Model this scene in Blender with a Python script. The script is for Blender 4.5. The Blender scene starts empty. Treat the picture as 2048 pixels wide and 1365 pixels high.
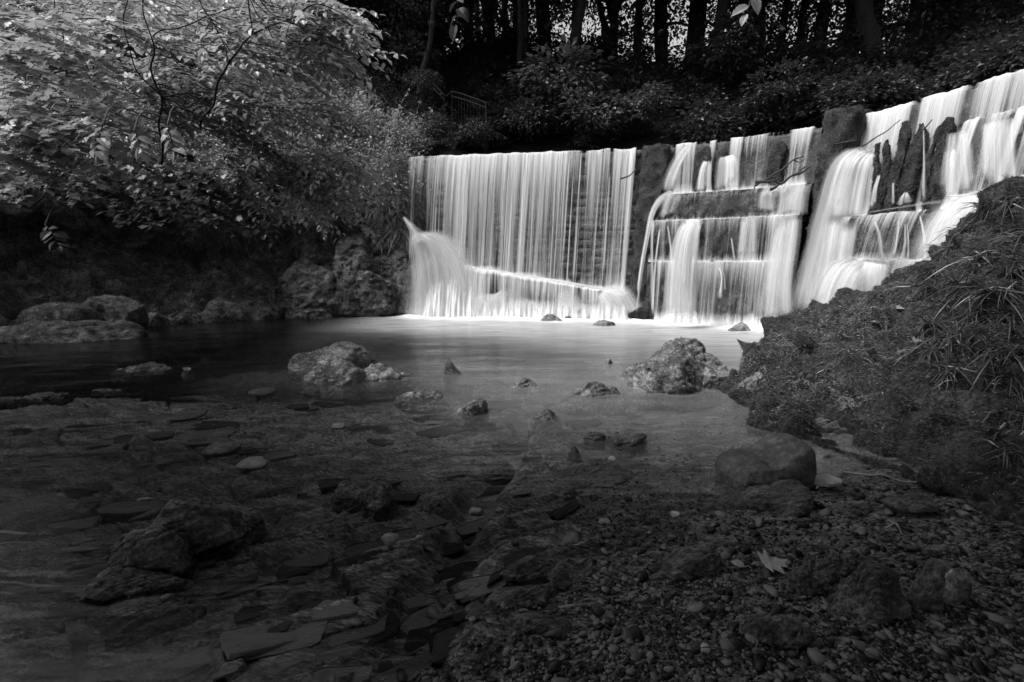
import bpy, math, random
import numpy as np
from mathutils import Vector, Matrix, Quaternion

C = bpy.context
scn = C.scene
col = scn.collection
rad = math.radians

# ------------------------------------------------------------------ camera, sky, sun, exposure
ZC, F, PITCH = 1.3, 910.2, rad(9.76)
cp, sp = math.cos(PITCH), math.sin(PITCH)
cam = bpy.data.cameras.new('camera')
cam.lens, cam.sensor_width = 16.0, 36.0
cam.clip_start, cam.clip_end = 0.05, 500
camo = bpy.data.objects.new('camera', cam)
col.objects.link(camo)
camo.location = (0, 0, ZC)
camo.rotation_euler = (rad(90) - PITCH, 0, 0)
scn.camera = camo

SUN_EL, SUN_AZ = rad(55), rad(-105)        # azimuth measured from +Y towards +X
world = bpy.data.worlds.new('World')
scn.world = world
world.use_nodes = True
wn, wl = world.node_tree.nodes, world.node_tree.links
wn.clear()
wo = wn.new('ShaderNodeOutputWorld')
wb = wn.new('ShaderNodeBackground')
ws = wn.new('ShaderNodeTexSky')
ws.sky_type = 'NISHITA'
ws.sun_disc = False
ws.sun_elevation = SUN_EL
ws.sun_rotation = SUN_AZ
ws.dust_density = 2.5
wg = wn.new('ShaderNodeRGBToBW')            # a black and white photograph: neutral daylight
wl.new(ws.outputs[0], wg.inputs[0])
wl.new(wg.outputs[0], wb.inputs[0])
wb.inputs[1].default_value = 0.12
wl.new(wb.outputs[0], wo.inputs[0])

sl = bpy.data.lights.new('sun', 'SUN')
sl.energy = 1.5
sl.angle = rad(14)
sl.color = (1, 1, 1)
so = bpy.data.objects.new('sun', sl)
col.objects.link(so)
sdir = Vector((math.sin(SUN_AZ) * math.cos(SUN_EL), math.cos(SUN_AZ) * math.cos(SUN_EL), math.sin(SUN_EL)))
so.location = sdir * 40
so.rotation_euler = sdir.to_track_quat('Z', 'Y').to_euler()

scn.view_settings.view_transform = 'Standard'
scn.view_settings.look = 'None'
scn.view_settings.gamma = 1
scn.view_settings.use_curve_mapping = False
scn.view_settings.exposure = 1.32
scn.cycles.use_denoising = True
scn.cycles.max_bounces = 8
scn.cycles.diffuse_bounces = 3
scn.cycles.glossy_bounces = 3
scn.cycles.transmission_bounces = 4
scn.cycles.transparent_max_bounces = 40
scn.cycles.caustics_reflective = False
scn.cycles.caustics_refractive = False
scn.cycles.sample_clamp_indirect = 4


# ------------------------------------------------------------------ picture <-> place
def ray(px, py):
    u, v = (px - 1024) / F, (682.5 - py) / F
    return (u, cp + v * sp, v * cp - sp)

def at(px, py, Y):
    d = ray(px, py); t = Y / d[1]
    return np.array((d[0] * t, Y, ZC + d[2] * t))

def gnd(px, py, z=0.0):
    d = ray(px, py); t = (z - ZC) / d[2]
    return np.array((d[0] * t, d[1] * t, z))


# ------------------------------------------------------------------ noise
_rs = np.random.RandomState(7)
_perm = _rs.permutation(512)
_grad = _rs.normal(size=(512, 3)); _grad /= np.linalg.norm(_grad, axis=1)[:, None]

def perlin(P):
    P = np.asarray(P, float)
    i = np.floor(P).astype(np.int64); f = P - i
    w = f * f * f * (f * (f * 6 - 15) + 10)
    out = 0
    for dx in (0, 1):
        for dy in (0, 1):
            for dz in (0, 1):
                h = _perm[(_perm[(_perm[(i[:, 0] + dx) & 511] + i[:, 1] + dy) & 511] + i[:, 2] + dz) & 511]
                g = _grad[h]
                d = g[:, 0] * (f[:, 0] - dx) + g[:, 1] * (f[:, 1] - dy) + g[:, 2] * (f[:, 2] - dz)
                ww = (w[:, 0] if dx else 1 - w[:, 0]) * (w[:, 1] if dy else 1 - w[:, 1]) * (w[:, 2] if dz else 1 - w[:, 2])
                out = out + d * ww
    return out

def fbm(P, octv=4, ridged=False):
    P = np.asarray(P, float); s, a, o = 0, 1.0, 0
    for k in range(octv):
        n = perlin(P * (2.03 ** k) + 17.3 * k)
        if ridged: n = 0.5 - np.abs(n) * 1.6
        o = o + a * n; a *= 0.5
    return o

def rnd(i, j=0, k=0):
    i = np.asarray(i, np.int64); j = np.asarray(j, np.int64)
    h = (i * 73856093) ^ (j * 19349663) ^ (k * 83492791)
    h = (h ^ (h >> 13)) * 1274126177
    h = h ^ (h >> 16)
    return (h & 65535) / 65535.0

def sstep(a, b, x):
    t = np.clip((x - a) / (b - a), 0, 1)
    return t * t * (3 - 2 * t)


# ------------------------------------------------------------------ mesh and object helpers
def mesh(name, V, Fc, mat=None, smooth=True, uv=None, attrs=None):
    V = np.ascontiguousarray(V, np.float32); Fc = np.ascontiguousarray(Fc, np.int32)
    m = bpy.data.meshes.new(name)
    n, k = Fc.shape
    m.vertices.add(len(V)); m.vertices.foreach_set('co', V.ravel())
    m.loops.add(n * k); m.loops.foreach_set('vertex_index', Fc.ravel())
    m.polygons.add(n)
    m.polygons.foreach_set('loop_start', np.arange(0, n * k, k, dtype=np.int32))
    m.update(calc_edges=True)
    m.polygons.foreach_set('use_smooth', np.full(n, smooth, bool))
    if uv is not None:
        l = m.uv_layers.new(name='UVMap')
        l.data.foreach_set('uv', np.ascontiguousarray(np.asarray(uv, np.float32)[Fc.ravel()]).ravel())
    for a, vals in (attrs or {}).items():
        at_ = m.attributes.new(a, 'FLOAT', 'POINT')
        at_.data.foreach_set('value', np.ascontiguousarray(vals, np.float32))
    if mat: m.materials.append(mat)
    m.update()
    return m

def link(name, data, parent=None, loc=None, mw=None):
    o = bpy.data.objects.new(name, data)
    col.objects.link(o)
    if parent is not None: o.parent = parent
    if mw is not None: o.matrix_local = mw
    elif loc is not None: o.location = [float(c) for c in loc]
    return o

def tag(o, label=None, cat=None, group=None, kind=None):
    if label: o['label'] = label
    if cat: o['category'] = cat
    if group: o['group'] = group
    if kind: o['kind'] = kind
    return o

def empty(name, loc):
    o = bpy.data.objects.new(name, None)
    col.objects.link(o)
    o.location = [float(c) for c in loc]
    o.empty_display_size = 0.1
    return o

def local(parent, V):
    return np.asarray(V, float) - np.array(parent.location)[None, :]

def grid_faces(nr, nc):
    i = np.arange(nr - 1)[:, None] * nc + np.arange(nc - 1)[None, :]
    i = i.ravel()
    return np.stack([i, i + 1, i + nc + 1, i + nc], 1)

def normals(V, Fc):
    n = np.zeros_like(V)
    a = V[Fc[:, 1]] - V[Fc[:, 0]]; b = V[Fc[:, -1]] - V[Fc[:, 0]]
    fn = np.cross(a, b)
    for k in range(Fc.shape[1]): np.add.at(n, Fc[:, k], fn)
    return n / (np.linalg.norm(n, axis=1)[:, None] + 1e-9)

def catmull(P, n):
    P = np.asarray(P, float)
    Q = np.vstack([2 * P[0] - P[1], P, 2 * P[-1] - P[-2]])
    t = np.linspace(0, len(P) - 1 - 1e-9, n); i = t.astype(int); f = (t - i)[:, None]
    a, b, c, d = Q[i], Q[i + 1], Q[i + 2], Q[i + 3]
    return 0.5 * (2 * b + (c - a) * f + (2 * a - 5 * b + 4 * c - d) * f ** 2 + (3 * b - a - 3 * c + d) * f ** 3)

def patch(rows, nr, nc):
    """smooth sheet through a control net of points (rows x columns)"""
    R = np.array([catmull(r, nc) for r in rows])
    S = np.stack([catmull(R[:, j], nr) for j in range(nc)], 1)
    return S.reshape(-1, 3), grid_faces(nr, nc)

def sample_surface(V, Fc, n, rng, weight=None):
    T = Fc if Fc.shape[1] == 3 else np.vstack([Fc[:, [0, 1, 2]], Fc[:, [0, 2, 3]]])
    a, b, c = V[T[:, 0]], V[T[:, 1]], V[T[:, 2]]
    N = np.cross(b - a, c - a); A = np.linalg.norm(N, axis=1); N = N / (A[:, None] + 1e-12)
    w = A.copy()
    if weight is not None: w = w * weight((a + b + c) / 3, N)
    w = w / w.sum()
    k = rng.choice(len(T), n, p=w)
    u = rng.rand(n); v = rng.rand(n); m = u + v > 1; u[m] = 1 - u[m]; v[m] = 1 - v[m]
    return a[k] + (b - a)[k] * u[:, None] + (c - a)[k] * v[:, None], N[k]

def blades(P, N, L, W, rng, lean=0.6, droop=0.5, seg=2, up=0.5):
    """thin tapering blades growing from P; L, W arrays or scalars"""
    n = len(P); L = np.broadcast_to(L, n); W = np.broadcast_to(W, n)
    d = N * (1 - up) + np.array((0, 0, up)) + rng.normal(size=(n, 3)) * lean * 0.6
    d /= np.linalg.norm(d, axis=1)[:, None]
    side = np.cross(d, rng.normal(size=(n, 3))); side /= np.linalg.norm(side, axis=1)[:, None] + 1e-9
    out = d.copy(); out[:, 2] = 0; out /= np.linalg.norm(out, axis=1)[:, None] + 1e-6
    Vs = []
    pos = P.copy(); dirn = d.copy()
    for k in range(seg + 1):
        w = W * (1 - k / seg) ** 0.7 * 0.5
        if k < seg:
            Vs += [pos - side * w[:, None], pos + side * w[:, None]]
        else: Vs += [pos]
        dirn = dirn + out * (droop / seg) * 0.6 - np.array((0, 0, 1)) * (droop / seg)
        dirn /= np.linalg.norm(dirn, axis=1)[:, None]
        pos = pos + dirn * (L / seg)[:, None]
    k = 2 * seg + 1
    V = np.stack(Vs, 1).reshape(-1, 3)
    b = np.arange(n)[:, None] * k
    fs = []
    for s in range(seg - 1):
        fs += [b + np.array([[2 * s, 2 * s + 1, 2 * s + 3]]), b + np.array([[2 * s, 2 * s + 3, 2 * s + 2]])]
    fs += [b + np.array([[2 * seg - 2, 2 * seg - 1, 2 * seg]])]
    return V, np.vstack(fs)

def merge(tV, tF, M, T):
    """copies of template (tV, tF) with matrices M (n,3,3) and offsets T (n,3) in one array"""
    n = len(M); k = len(tV)
    V = np.einsum('nij,kj->nki', M, tV) + T[:, None, :]
    Fc = (np.arange(n) * k)[:, None, None] + tF[None]
    return V.reshape(-1, 3), Fc.reshape(-1, tF.shape[1])

def join(parts):
    Vs, Fs, o = [], [], 0
    for V, Fc in parts:
        Vs.append(V); Fs.append(Fc if Fc.shape[1] == 3 else np.vstack([Fc[:, [0, 1, 2]], Fc[:, [0, 2, 3]]])); Fs[-1] = Fs[-1] + o; o += len(V)
    return np.vstack(Vs), np.vstack(Fs)

def tube(P, R, k=7, noise=0.0, cap=True):
    P = np.asarray(P, float); n = len(P); R = np.broadcast_to(R, n)
    T = np.gradient(P, axis=0); T /= np.linalg.norm(T, axis=1)[:, None] + 1e-9
    ref = np.array((0, 0, 1.0)) if abs(T[0][2]) < 0.8 else np.array((1.0, 0, 0))
    A = np.cross(T, ref); A /= np.linalg.norm(A, axis=1)[:, None] + 1e-9
    B = np.cross(T, A)
    th = np.linspace(0, 2 * math.pi, k, endpoint=False)
    V = P[:, None, :] + (A[:, None, :] * np.cos(th)[None, :, None] + B[:, None, :] * np.sin(th)[None, :, None]) * R[:, None, None]
    V = V.reshape(-1, 3)
    if noise: V = V + (perlin(V * 3.1) * noise)[:, None] * np.repeat((A + B) * 0.5, k, 0)
    fs = []
    for i in range(n - 1):
        for j in range(k):
            fs.append((i * k + j, i * k + (j + 1) % k, (i + 1) * k + (j + 1) % k, (i + 1) * k + j))
    return V, np.array(fs)

_ico = {}
def ico(sub):
    if sub not in _ico:
        import bmesh
        bm = bmesh.new(); bmesh.ops.create_icosphere(bm, subdivisions=sub, radius=1.0)
        bm.verts.index_update()
        _ico[sub] = (np.array([v.co[:] for v in bm.verts]), np.array([[v.index for v in f.verts] for f in bm.faces]))
        bm.free()
    return _ico[sub]

def rotz(a):
    c, s = math.cos(a), math.sin(a)
    return np.array(((c, -s, 0), (s, c, 0), (0, 0, 1.0)))

def rotax(ax, a):
    return np.array(Matrix.Rotation(a, 3, Vector(ax)))

def rock(seed, size, sub=5, block=0.28, layer=None, lay_t=0.06, lay_a=0.12, rough=0.12, yaw=0.0, cuts=13, tilt=0.0, cutd=(0.5, 0.9), grain=None, grain_a=0.1):
    """a stone: ellipsoid squared off, cut by a few planes, optionally split into slaty layers, roughened"""
    rg = np.random.RandomState(seed)
    V, Fc = ico(sub); V = V.copy()
    if block:
        m = np.max(np.abs(V), axis=1)[:, None]
        V = V * (1 - block) + (V / m) * block * 0.82
    for _ in range(cuts):
        n = rg.normal(size=3); n[2] = abs(n[2]) * 0.8; n /= np.linalg.norm(n)
        d = rg.uniform(*cutd)
        e = np.maximum(V @ n - d, 0)
        V = V - n[None, :] * e[:, None] * 0.93
    V = V * np.array(size)
    s = float(np.mean(size))
    if layer is not None:
        n = np.array(layer, float); n /= np.linalg.norm(n)
        w = V @ n / lay_t + fbm(V / s * 0.9 + seed, 3) * 1.1
        i = np.floor(w); fr = w - i
        q = V - n[None, :] * (V @ n)[:, None]
        k = 1 + lay_a * (rnd(i.astype(int), seed) - 0.5) * 2 - lay_a * 0.5 * sstep(0.78, 1.0, fr) - lay_a * 0.35 * (1 - sstep(0.0, 0.2, fr))
        V = n[None, :] * (V @ n)[:, None] + q * k[:, None]
    nrm = normals(V, Fc)
    V = V + nrm * (fbm(V / s * 1.6 + seed * 3.1, 3) * rough * 0.75 * s + fbm(V / s * 5 + seed, 5, True) * rough * 0.36 * s)[:, None]
    if grain is not None:
        g = rotz(grain).T
        Q = (V @ g.T) / s * np.array((0.9, 5.0, 4.0)) + seed
        n2 = normals(V, Fc)
        st_ = fbm(Q, 4, True) + 0.5 * np.floor(fbm(Q * np.array((1, .5, .5)), 2) * 6) / 6
        V = V + n2 * (st_ * grain_a * s)[:, None]
    V = V @ (rotz(yaw) @ rotax((0, 1, 0), tilt)).T
    return V, Fc


# ------------------------------------------------------------------ materials
def nt(name):
    m = bpy.data.materials.new(name); m.use_nodes = True
    m.node_tree.nodes.clear()
    N, L = m.node_tree.nodes, m.node_tree.links
    o = N.new('ShaderNodeOutputMaterial')
    return m, N, L, o

def nz(N, L, scale, detail=4, rough=0.6, vec=None, dist=0.0):
    t = N.new('ShaderNodeTexNoise'); t.inputs['Scale'].default_value = scale
    t.inputs['Detail'].default_value = detail; t.inputs['Roughness'].default_value = rough
    t.inputs['Distortion'].default_value = dist
    if vec is not None: L.new(vec, t.inputs['Vector'])
    return t.outputs['Fac']

def ramp(N, L, fac, stops):
    r = N.new('ShaderNodeValToRGB'); e = r.color_ramp.elements
    for i, (p, c) in enumerate(stops):
        el = e[i] if i < 2 else e.new(p)
        el.position = p; el.color = (c, c, c, 1)
    if fac is not None: L.new(fac, r.inputs[0])
    return r.outputs[0]

def math_(N, L, op, a, b=None, c=None, clamp=False):
    n = N.new('ShaderNodeMath'); n.operation = op; n.use_clamp = clamp
    for i, x in enumerate((a, b, c)):
        if x is None: continue
        if isinstance(x, (int, float)): n.inputs[i].default_value = x
        else: L.new(x, n.inputs[i])
    return n.outputs[0]

def coords(N, L, scale=(1, 1, 1), rot=(0, 0, 0), kind='Position'):
    if kind == 'Position': s = N.new('ShaderNodeNewGeometry').outputs['Position']
    else: s = N.new('ShaderNodeTexCoord').outputs[kind]
    mp = N.new('ShaderNodeMapping'); mp.inputs['Scale'].default_value = scale; mp.inputs['Rotation'].default_value = rot
    L.new(s, mp.inputs[0])
    return mp.outputs[0]

def stone_mat(name, lo, hi, rl=0.35, rh=0.75, s1=3.0, s2=28.0, bump=0.5, bd=0.02, stretch=None, island=0.0, speck=0.0, spec=0.3):
    m, N, L, o = nt(name)
    b = N.new('ShaderNodeBsdfPrincipled')
    v = coords(N, L, *(stretch or ((1, 1, 1), (0, 0, 0))))
    a = nz(N, L, s1, 5, 0.65, v, 0.4); f = nz(N, L, s2, 5, 0.7, v)
    mix = math_(N, L, 'ADD', math_(N, L, 'MULTIPLY', a, 0.45), math_(N, L, 'MULTIPLY', f, 0.55))
    if island:
        g = N.new('ShaderNodeNewGeometry').outputs['Random Per Island']
        oi = N.new('ShaderNodeObjectInfo').outputs['Random']
        g = math_(N, L, 'FRACT', math_(N, L, 'ADD', g, oi))
        mix = math_(N, L, 'ADD', math_(N, L, 'MULTIPLY', mix, 1 - island), math_(N, L, 'MULTIPLY', g, island))
    stops = [(0.40, lo), (0.5, (lo * 0.72 + hi * 0.28)), (0.62, hi)]
    c = ramp(N, L, mix, stops)
    if speck:
        sx = ramp(N, L, nz(N, L, 90, 2, 0.6, v), [(0.62, 0.0), (0.7, speck)])
        mx = N.new('ShaderNodeMixRGB'); mx.blend_type = 'ADD'; mx.inputs[0].default_value = 1
        L.new(c, mx.inputs[1]); L.new(sx, mx.inputs[2]); c = mx.outputs[0]
    L.new(c, b.inputs['Base Color'])
    L.new(ramp(N, L, f, [(0.3, rl), (0.7, rh)]), b.inputs['Roughness'])
    b.inputs['Specular IOR Level'].default_value = spec
    bp = N.new('ShaderNodeBump'); bp.inputs['Strength'].default_value = bump; bp.inputs['Distance'].default_value = bd
    L.new(math_(N, L, 'ADD', f, math_(N, L, 'MULTIPLY', a, 0.8)), bp.inputs['Height'])
    L.new(bp.outputs[0], b.inputs['Normal'])
    L.new(b.outputs[0], o.inputs[0])
    return m

def leaf_mat(name, lo, hi, trans=0.45, gloss=0.06):
    m, N, L, o = nt(name)
    g = N.new('ShaderNodeNewGeometry').outputs['Random Per Island']
    oi = N.new('ShaderNodeObjectInfo').outputs['Random']
    r = math_(N, L, 'FRACT', math_(N, L, 'ADD', g, oi))
    v = coords(N, L)
    mix = math_(N, L, 'ADD', math_(N, L, 'MULTIPLY', r, 0.7), math_(N, L, 'MULTIPLY', nz(N, L, 60, 3, 0.6, v), 0.3))
    c = ramp(N, L, mix, [(0.1, lo), (0.9, hi)])
    d = N.new('ShaderNodeBsdfDiffuse'); t = N.new('ShaderNodeBsdfTranslucent'); gl = N.new('ShaderNodeBsdfGlossy')
    gl.inputs['Roughness'].default_value = 0.42; gl.inputs['Color'].default_value = (1, 1, 1, 1)
    L.new(c, d.inputs[0]); L.new(c, t.inputs[0])
    m1 = N.new('ShaderNodeMixShader'); m1.inputs[0].default_value = trans
    L.new(d.outputs[0], m1.inputs[1]); L.new(t.outputs[0], m1.inputs[2])
    m2 = N.new('ShaderNodeMixShader'); m2.inputs[0].default_value = gloss
    L.new(m1.outputs[0], m2.inputs[1]); L.new(gl.outputs[0], m2.inputs[2])
    L.new(m2.outputs[0], o.inputs[0])
    return m

STRIKE = rad(28)
M = {}
M['bed'] = stone_mat('stream_bed_slate', 0.014, 0.40, 0.4, 0.8, 4.5, 34, 0.9, 0.03, stretch=((1, 3.2, 1), (0, 0, -STRIKE)))
M['plate'] = stone_mat('slate_plate', 0.010, 0.13, 0.25, 0.6, 5, 45, 0.7, 0.02, stretch=((1, 3.0, 1.6), (0, 0, -STRIKE)), island=0.45)
M['slate'] = stone_mat('wet_slate', 0.014, 0.28, 0.22, 0.6, 5, 36, 1.0, 0.03, spec=0.55, stretch=((1, 3.0, 1.6), (0, 0, -STRIKE)), speck=0.03)
M['rock'] = stone_mat('stream_rock', 0.03, 0.42, 0.4, 0.8, 6, 40, 0.8, 0.025, speck=0.05)
M['paler'] = stone_mat('pale_cobble', 0.24, 0.5, 0.5, 0.8, 5, 30, 0.3, 0.01)
M['boulder'] = stone_mat('smooth_boulder', 0.04, 0.19, 0.5, 0.75, 3.5, 30, 0.25, 0.01, speck=0.02)
M['pebble'] = stone_mat('pebble', 0.006, 0.13, 0.3, 0.65, 6, 60, 0.2, 0.006, island=0.75)
M['moss'] = stone_mat('moss_ground', 0.02, 0.20, 0.9, 1.0, 5, 60, 1.0, 0.04, spec=0.1)
M['mossrock'] = stone_mat('mossy_rock', 0.008, 0.13, 0.55, 0.95, 4, 38, 1.0, 0.05, spec=0.25)
M['bank'] = stone_mat('mossy_bank', 0.012, 0.27, 0.6, 0.95, 4, 34, 1.0, 0.05, spec=0.2)
M['wall'] = stone_mat('wet_weir_stone', 0.02, 0.15, 0.3, 0.7, 3.5, 30, 0.9, 0.03, spec=0.5)
M['earth'] = stone_mat('woodland_floor', 0.012, 0.04, 0.9, 1.0, 2, 20, 0.8, 0.05, spec=0.1)
M['bark'] = stone_mat('bark', 0.012, 0.05, 0.7, 0.95, 6, 40, 1.0, 0.03, stretch=((1, 1, 0.25), (0, 0, 0)), spec=0.2)
M['twig'] = stone_mat('twig', 0.03, 0.08, 0.6, 0.9, 12, 60, 0.4, 0.005, spec=0.3)
M['stick'] = stone_mat('bleached_wood', 0.18, 0.34, 0.6, 0.9, 12, 60, 0.4, 0.005, spec=0.3)
M['iron'] = stone_mat('iron', 0.006, 0.014, 0.5, 0.7, 12, 60, 0.2, 0.003)
M['leaf'] = leaf_mat('leaf_bright', 0.26, 0.50, 0.48, 0.05)
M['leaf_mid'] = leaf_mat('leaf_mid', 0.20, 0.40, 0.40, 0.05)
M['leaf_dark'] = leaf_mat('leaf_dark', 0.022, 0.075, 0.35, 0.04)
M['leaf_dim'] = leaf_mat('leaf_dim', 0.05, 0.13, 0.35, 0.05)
M['grass'] = leaf_mat('grass_blade', 0.12, 0.36, 0.35, 0.06)
M['grass_dark'] = leaf_mat('woodrush_blade', 0.014, 0.085, 0.3, 0.08)
M['mossblade'] = leaf_mat('moss_blade', 0.015, 0.22, 0.3, 0.0)
M['highlight_moss'] = leaf_mat('moss_painted_highlight', 0.12, 0.50, 0.3, 0.0)
M['deadleaf'] = leaf_mat('fallen_leaf', 0.20, 0.36, 0.2, 0.03)

def water_mat():
    m, N, L, o = nt('stream_water')
    v = coords(N, L, (0.55, 2.2, 1))
    w1 = nz(N, L, 1.3, 3, 0.55, v, 0.5); w2 = nz(N, L, 5.0, 2, 0.5, v, 0.3)
    bp = N.new('ShaderNodeBump'); bp.inputs['Strength'].default_value = 0.6; bp.inputs['Distance'].default_value = 0.03
    L.new(math_(N, L, 'ADD', w1, math_(N, L, 'MULTIPLY', w2, 0.25)), bp.inputs['Height'])
    fr = N.new('ShaderNodeFresnel'); fr.inputs['IOR'].default_value = 1.32
    L.new(bp.outputs[0], fr.inputs['Normal'])
    tr = N.new('ShaderNodeBsdfTransparent')
    dpt = N.new('ShaderNodeAttribute'); dpt.attribute_name = 'depth'
    L.new(math_(N, L, 'POWER', 0.22, dpt.outputs['Fac']), tr.inputs[0])        # peaty water: light lost with depth
    gl = N.new('ShaderNodeBsdfGlossy'); gl.inputs['Roughness'].default_value = 0.15
    L.new(bp.outputs[0], gl.inputs['Normal'])
    m1 = N.new('ShaderNodeMixShader'); L.new(fr.outputs[0], m1.inputs[0]); L.new(tr.outputs[0], m1.inputs[1]); L.new(gl.outputs[0], m1.inputs[2])
    fa = N.new('ShaderNodeAttribute'); fa.attribute_name = 'foam'
    mk = N.new('ShaderNodeAttribute'); mk.attribute_name = 'milk_glow'
    n3 = nz(N, L, 2.6, 4, 0.6, v, 0.6)
    f = math_(N, L, 'MULTIPLY', math_(N, L, 'ADD', fa.outputs['Fac'], math_(N, L, 'MULTIPLY', math_(N, L, 'SUBTRACT', n3, 0.5), 0.9)), fa.outputs['Fac'], clamp=True)
    f = math_(N, L, 'MULTIPLY', f, 1.25, clamp=True)
    k = math_(N, L, 'MULTIPLY', mk.outputs['Fac'], math_(N, L, 'ADD', 0.35, math_(N, L, 'MULTIPLY', n3, 1.2)), clamp=True)
    mil = N.new('ShaderNodeBsdfDiffuse'); mil.inputs[0].default_value = (0.5, 0.5, 0.5, 1)
    m2 = N.new('ShaderNodeMixShader'); L.new(k, m2.inputs[0]); L.new(m1.outputs[0], m2.inputs[1]); L.new(mil.outputs[0], m2.inputs[2])
    wh = N.new('ShaderNodeBsdfDiffuse'); wh.inputs[0].default_value = (0.8, 0.8, 0.8, 1)
    m3 = N.new('ShaderNodeMixShader'); L.new(f, m3.inputs[0]); L.new(m2.outputs[0], m3.inputs[1]); L.new(wh.outputs[0], m3.inputs[2])
    L.new(m3.outputs[0], o.inputs[0])
    return m
M['water'] = water_mat()

def fall_mat(name, mode):
    """silky falling water: opacity from streaks that run along the fall (uv.x metres across, uv.y metres down)"""
    m, N, L, o = nt(name)
    uv = N.new('ShaderNodeUVMap'); uv.uv_map = 'UVMap'
    def stretched(sx, sy):
        mp = N.new('ShaderNodeMapping'); mp.inputs['Scale'].default_value = (sx, sy, 1)
        L.new(uv.outputs[0], mp.inputs[0]); return mp.outputs[0]
    big = nz(N, L, 1, 3, 0.6, stretched(6.5, 0.16), 0.15)
    mid = nz(N, L, 1, 3, 0.6, stretched(24, 0.3), 0.1)
    fin = nz(N, L, 1, 2, 0.6, stretched(75, 0.5))
    s = math_(N, L, 'ADD', math_(N, L, 'MULTIPLY', big, 0.48), math_(N, L, 'ADD', math_(N, L, 'MULTIPLY', mid, 0.36), math_(N, L, 'MULTIPLY', fin, 0.16)))
    de = N.new('ShaderNodeAttribute'); de.attribute_name = 'dens'
    d = de.outputs['Fac']
    if mode == 'veil':
        a = math_(N, L, 'MULTIPLY', math_(N, L, 'ADD', math_(N, L, 'SUBTRACT', s, 1.0), math_(N, L, 'ADD', d, 0.06)), 3.4, clamp=True)
        a = math_(N, L, 'MULTIPLY', a, 0.95)
    else:
        a = math_(N, L, 'MULTIPLY', d, math_(N, L, 'MULTIPLY', math_(N, L, 'SUBTRACT', s, 0.30), 3.2, clamp=True), clamp=True)
    df = N.new('ShaderNodeBsdfDiffuse'); df.inputs[0].default_value = (0.88, 0.88, 0.88, 1)
    tl = N.new('ShaderNodeBsdfTranslucent'); tl.inputs[0].default_value = (0.88, 0.88, 0.88, 1)
    bp = N.new('ShaderNodeBump'); bp.inputs['Strength'].default_value = 0.5; bp.inputs['Distance'].default_value = 0.03
    L.new(s, bp.inputs['Height']); L.new(bp.outputs[0], df.inputs['Normal'])
    m1 = N.new('ShaderNodeMixShader'); m1.inputs[0].default_value = 0.3
    L.new(df.outputs[0], m1.inputs[1]); L.new(tl.outputs[0], m1.inputs[2])
    tr = N.new('ShaderNodeBsdfTransparent')
    m2 = N.new('ShaderNodeMixShader'); L.new(a, m2.inputs[0]); L.new(tr.outputs[0], m2.inputs[1]); L.new(m1.outputs[0], m2.inputs[2])
    L.new(m2.outputs[0], o.inputs[0])
    return m
M['veil'] = fall_mat('falling_water_veil', 'veil')
M['strand'] = fall_mat('falling_water_strand', 'strand')


# ------------------------------------------------------------------ line of the weir crest
ZT = 3.9
CP = [(560, 325), (700, 321), (820, 317), (1000, 310), (1150, 305), (1290, 300), (1340, 296), (1450, 284), (1560, 269), (1615, 261), (1680, 250), (1760, 228), (1850, 202), (1950, 174), (2048, 148), (2200, 98), (2420, 15)]
cw = []
for px, py in CP:
    d = ray(px, py); t = (ZT - ZC) / d[2]; cw.append((d[0] * t, d[1] * t))
cw = np.array(cw)
_k = cw.copy()
for _ in range(2): _k[1:-1] = 0.25 * _k[:-2] + 0.5 * _k[1:-1] + 0.25 * _k[2:]   # a masoned curve, no kinks
CREST = catmull(np.column_stack([_k, np.zeros(len(_k))]), 1200)[:, :2]
_seg = np.linalg.norm(np.diff(CREST, axis=0), axis=1)
CS = np.concatenate([[0], np.cumsum(_seg)])
_T = np.gradient(CREST, axis=0); _T /= np.linalg.norm(_T, axis=1)[:, None]
CN = np.column_stack([_T[:, 1], -_T[:, 0]])          # towards the pool
_pu = CREST[:, 0] / CREST[:, 1]

def s_px(px, off=0.0):
    """arc length along the weir that the picture column px meets at distance off before the crest line"""
    c = CREST + CN * off
    d = ray(px, 300)
    r = (px - 1024) / F
    # column px: X = r * depth, depth = Y*cp - (z-ZC)*sp ; take mid height
    dep = c[:, 1] * cp - 0.6 * sp
    return float(np.interp(r, c[:, 0] / dep, CS))

def wpt(s, off, z):
    s = np.asarray(s, float); off = np.asarray(off, float); z = np.asarray(z, float)
    x = np.interp(s, CS, CREST[:, 0]); y = np.interp(s, CS, CREST[:, 1])
    nx = np.interp(s, CS, CN[:, 0]); ny = np.interp(s, CS, CN[:, 1])
    o = np.broadcast_arrays(x + nx * off, y + ny * off, z)
    return np.stack(o, -1)

def yaw_at(s):
    i = np.searchsorted(CS, s); i = min(max(i, 1), len(CS) - 1)
    return math.atan2(_T[i][1], _T[i][0])

S_L0, S_B1a, S_B1b = s_px(800), s_px(1268), s_px(1330)
S_B2a, S_B2b, S_R1 = s_px(1612), s_px(1672), CS[-1]

def crest_dist(X, Y):
    """signed distance behind (+) / before (-) the crest"""
    P = np.column_stack([X, Y]); best = np.full(len(P), 1e9); sg = np.ones(len(P))
    sub = CREST[::12]; n = CN[::12]
    for c, nn in zip(sub, n):
        dv = P - c; dd = np.hypot(dv[:, 0], dv[:, 1]); m = dd < best
        best[m] = dd[m]; sg[m] = np.where((dv @ nn)[m] > 0, -1, 1)
    return best * sg

# ------------------------------------------------------------------ setting: ground of the wood, stream bed, banks, water
rng = np.random.RandomState(11)

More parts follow.
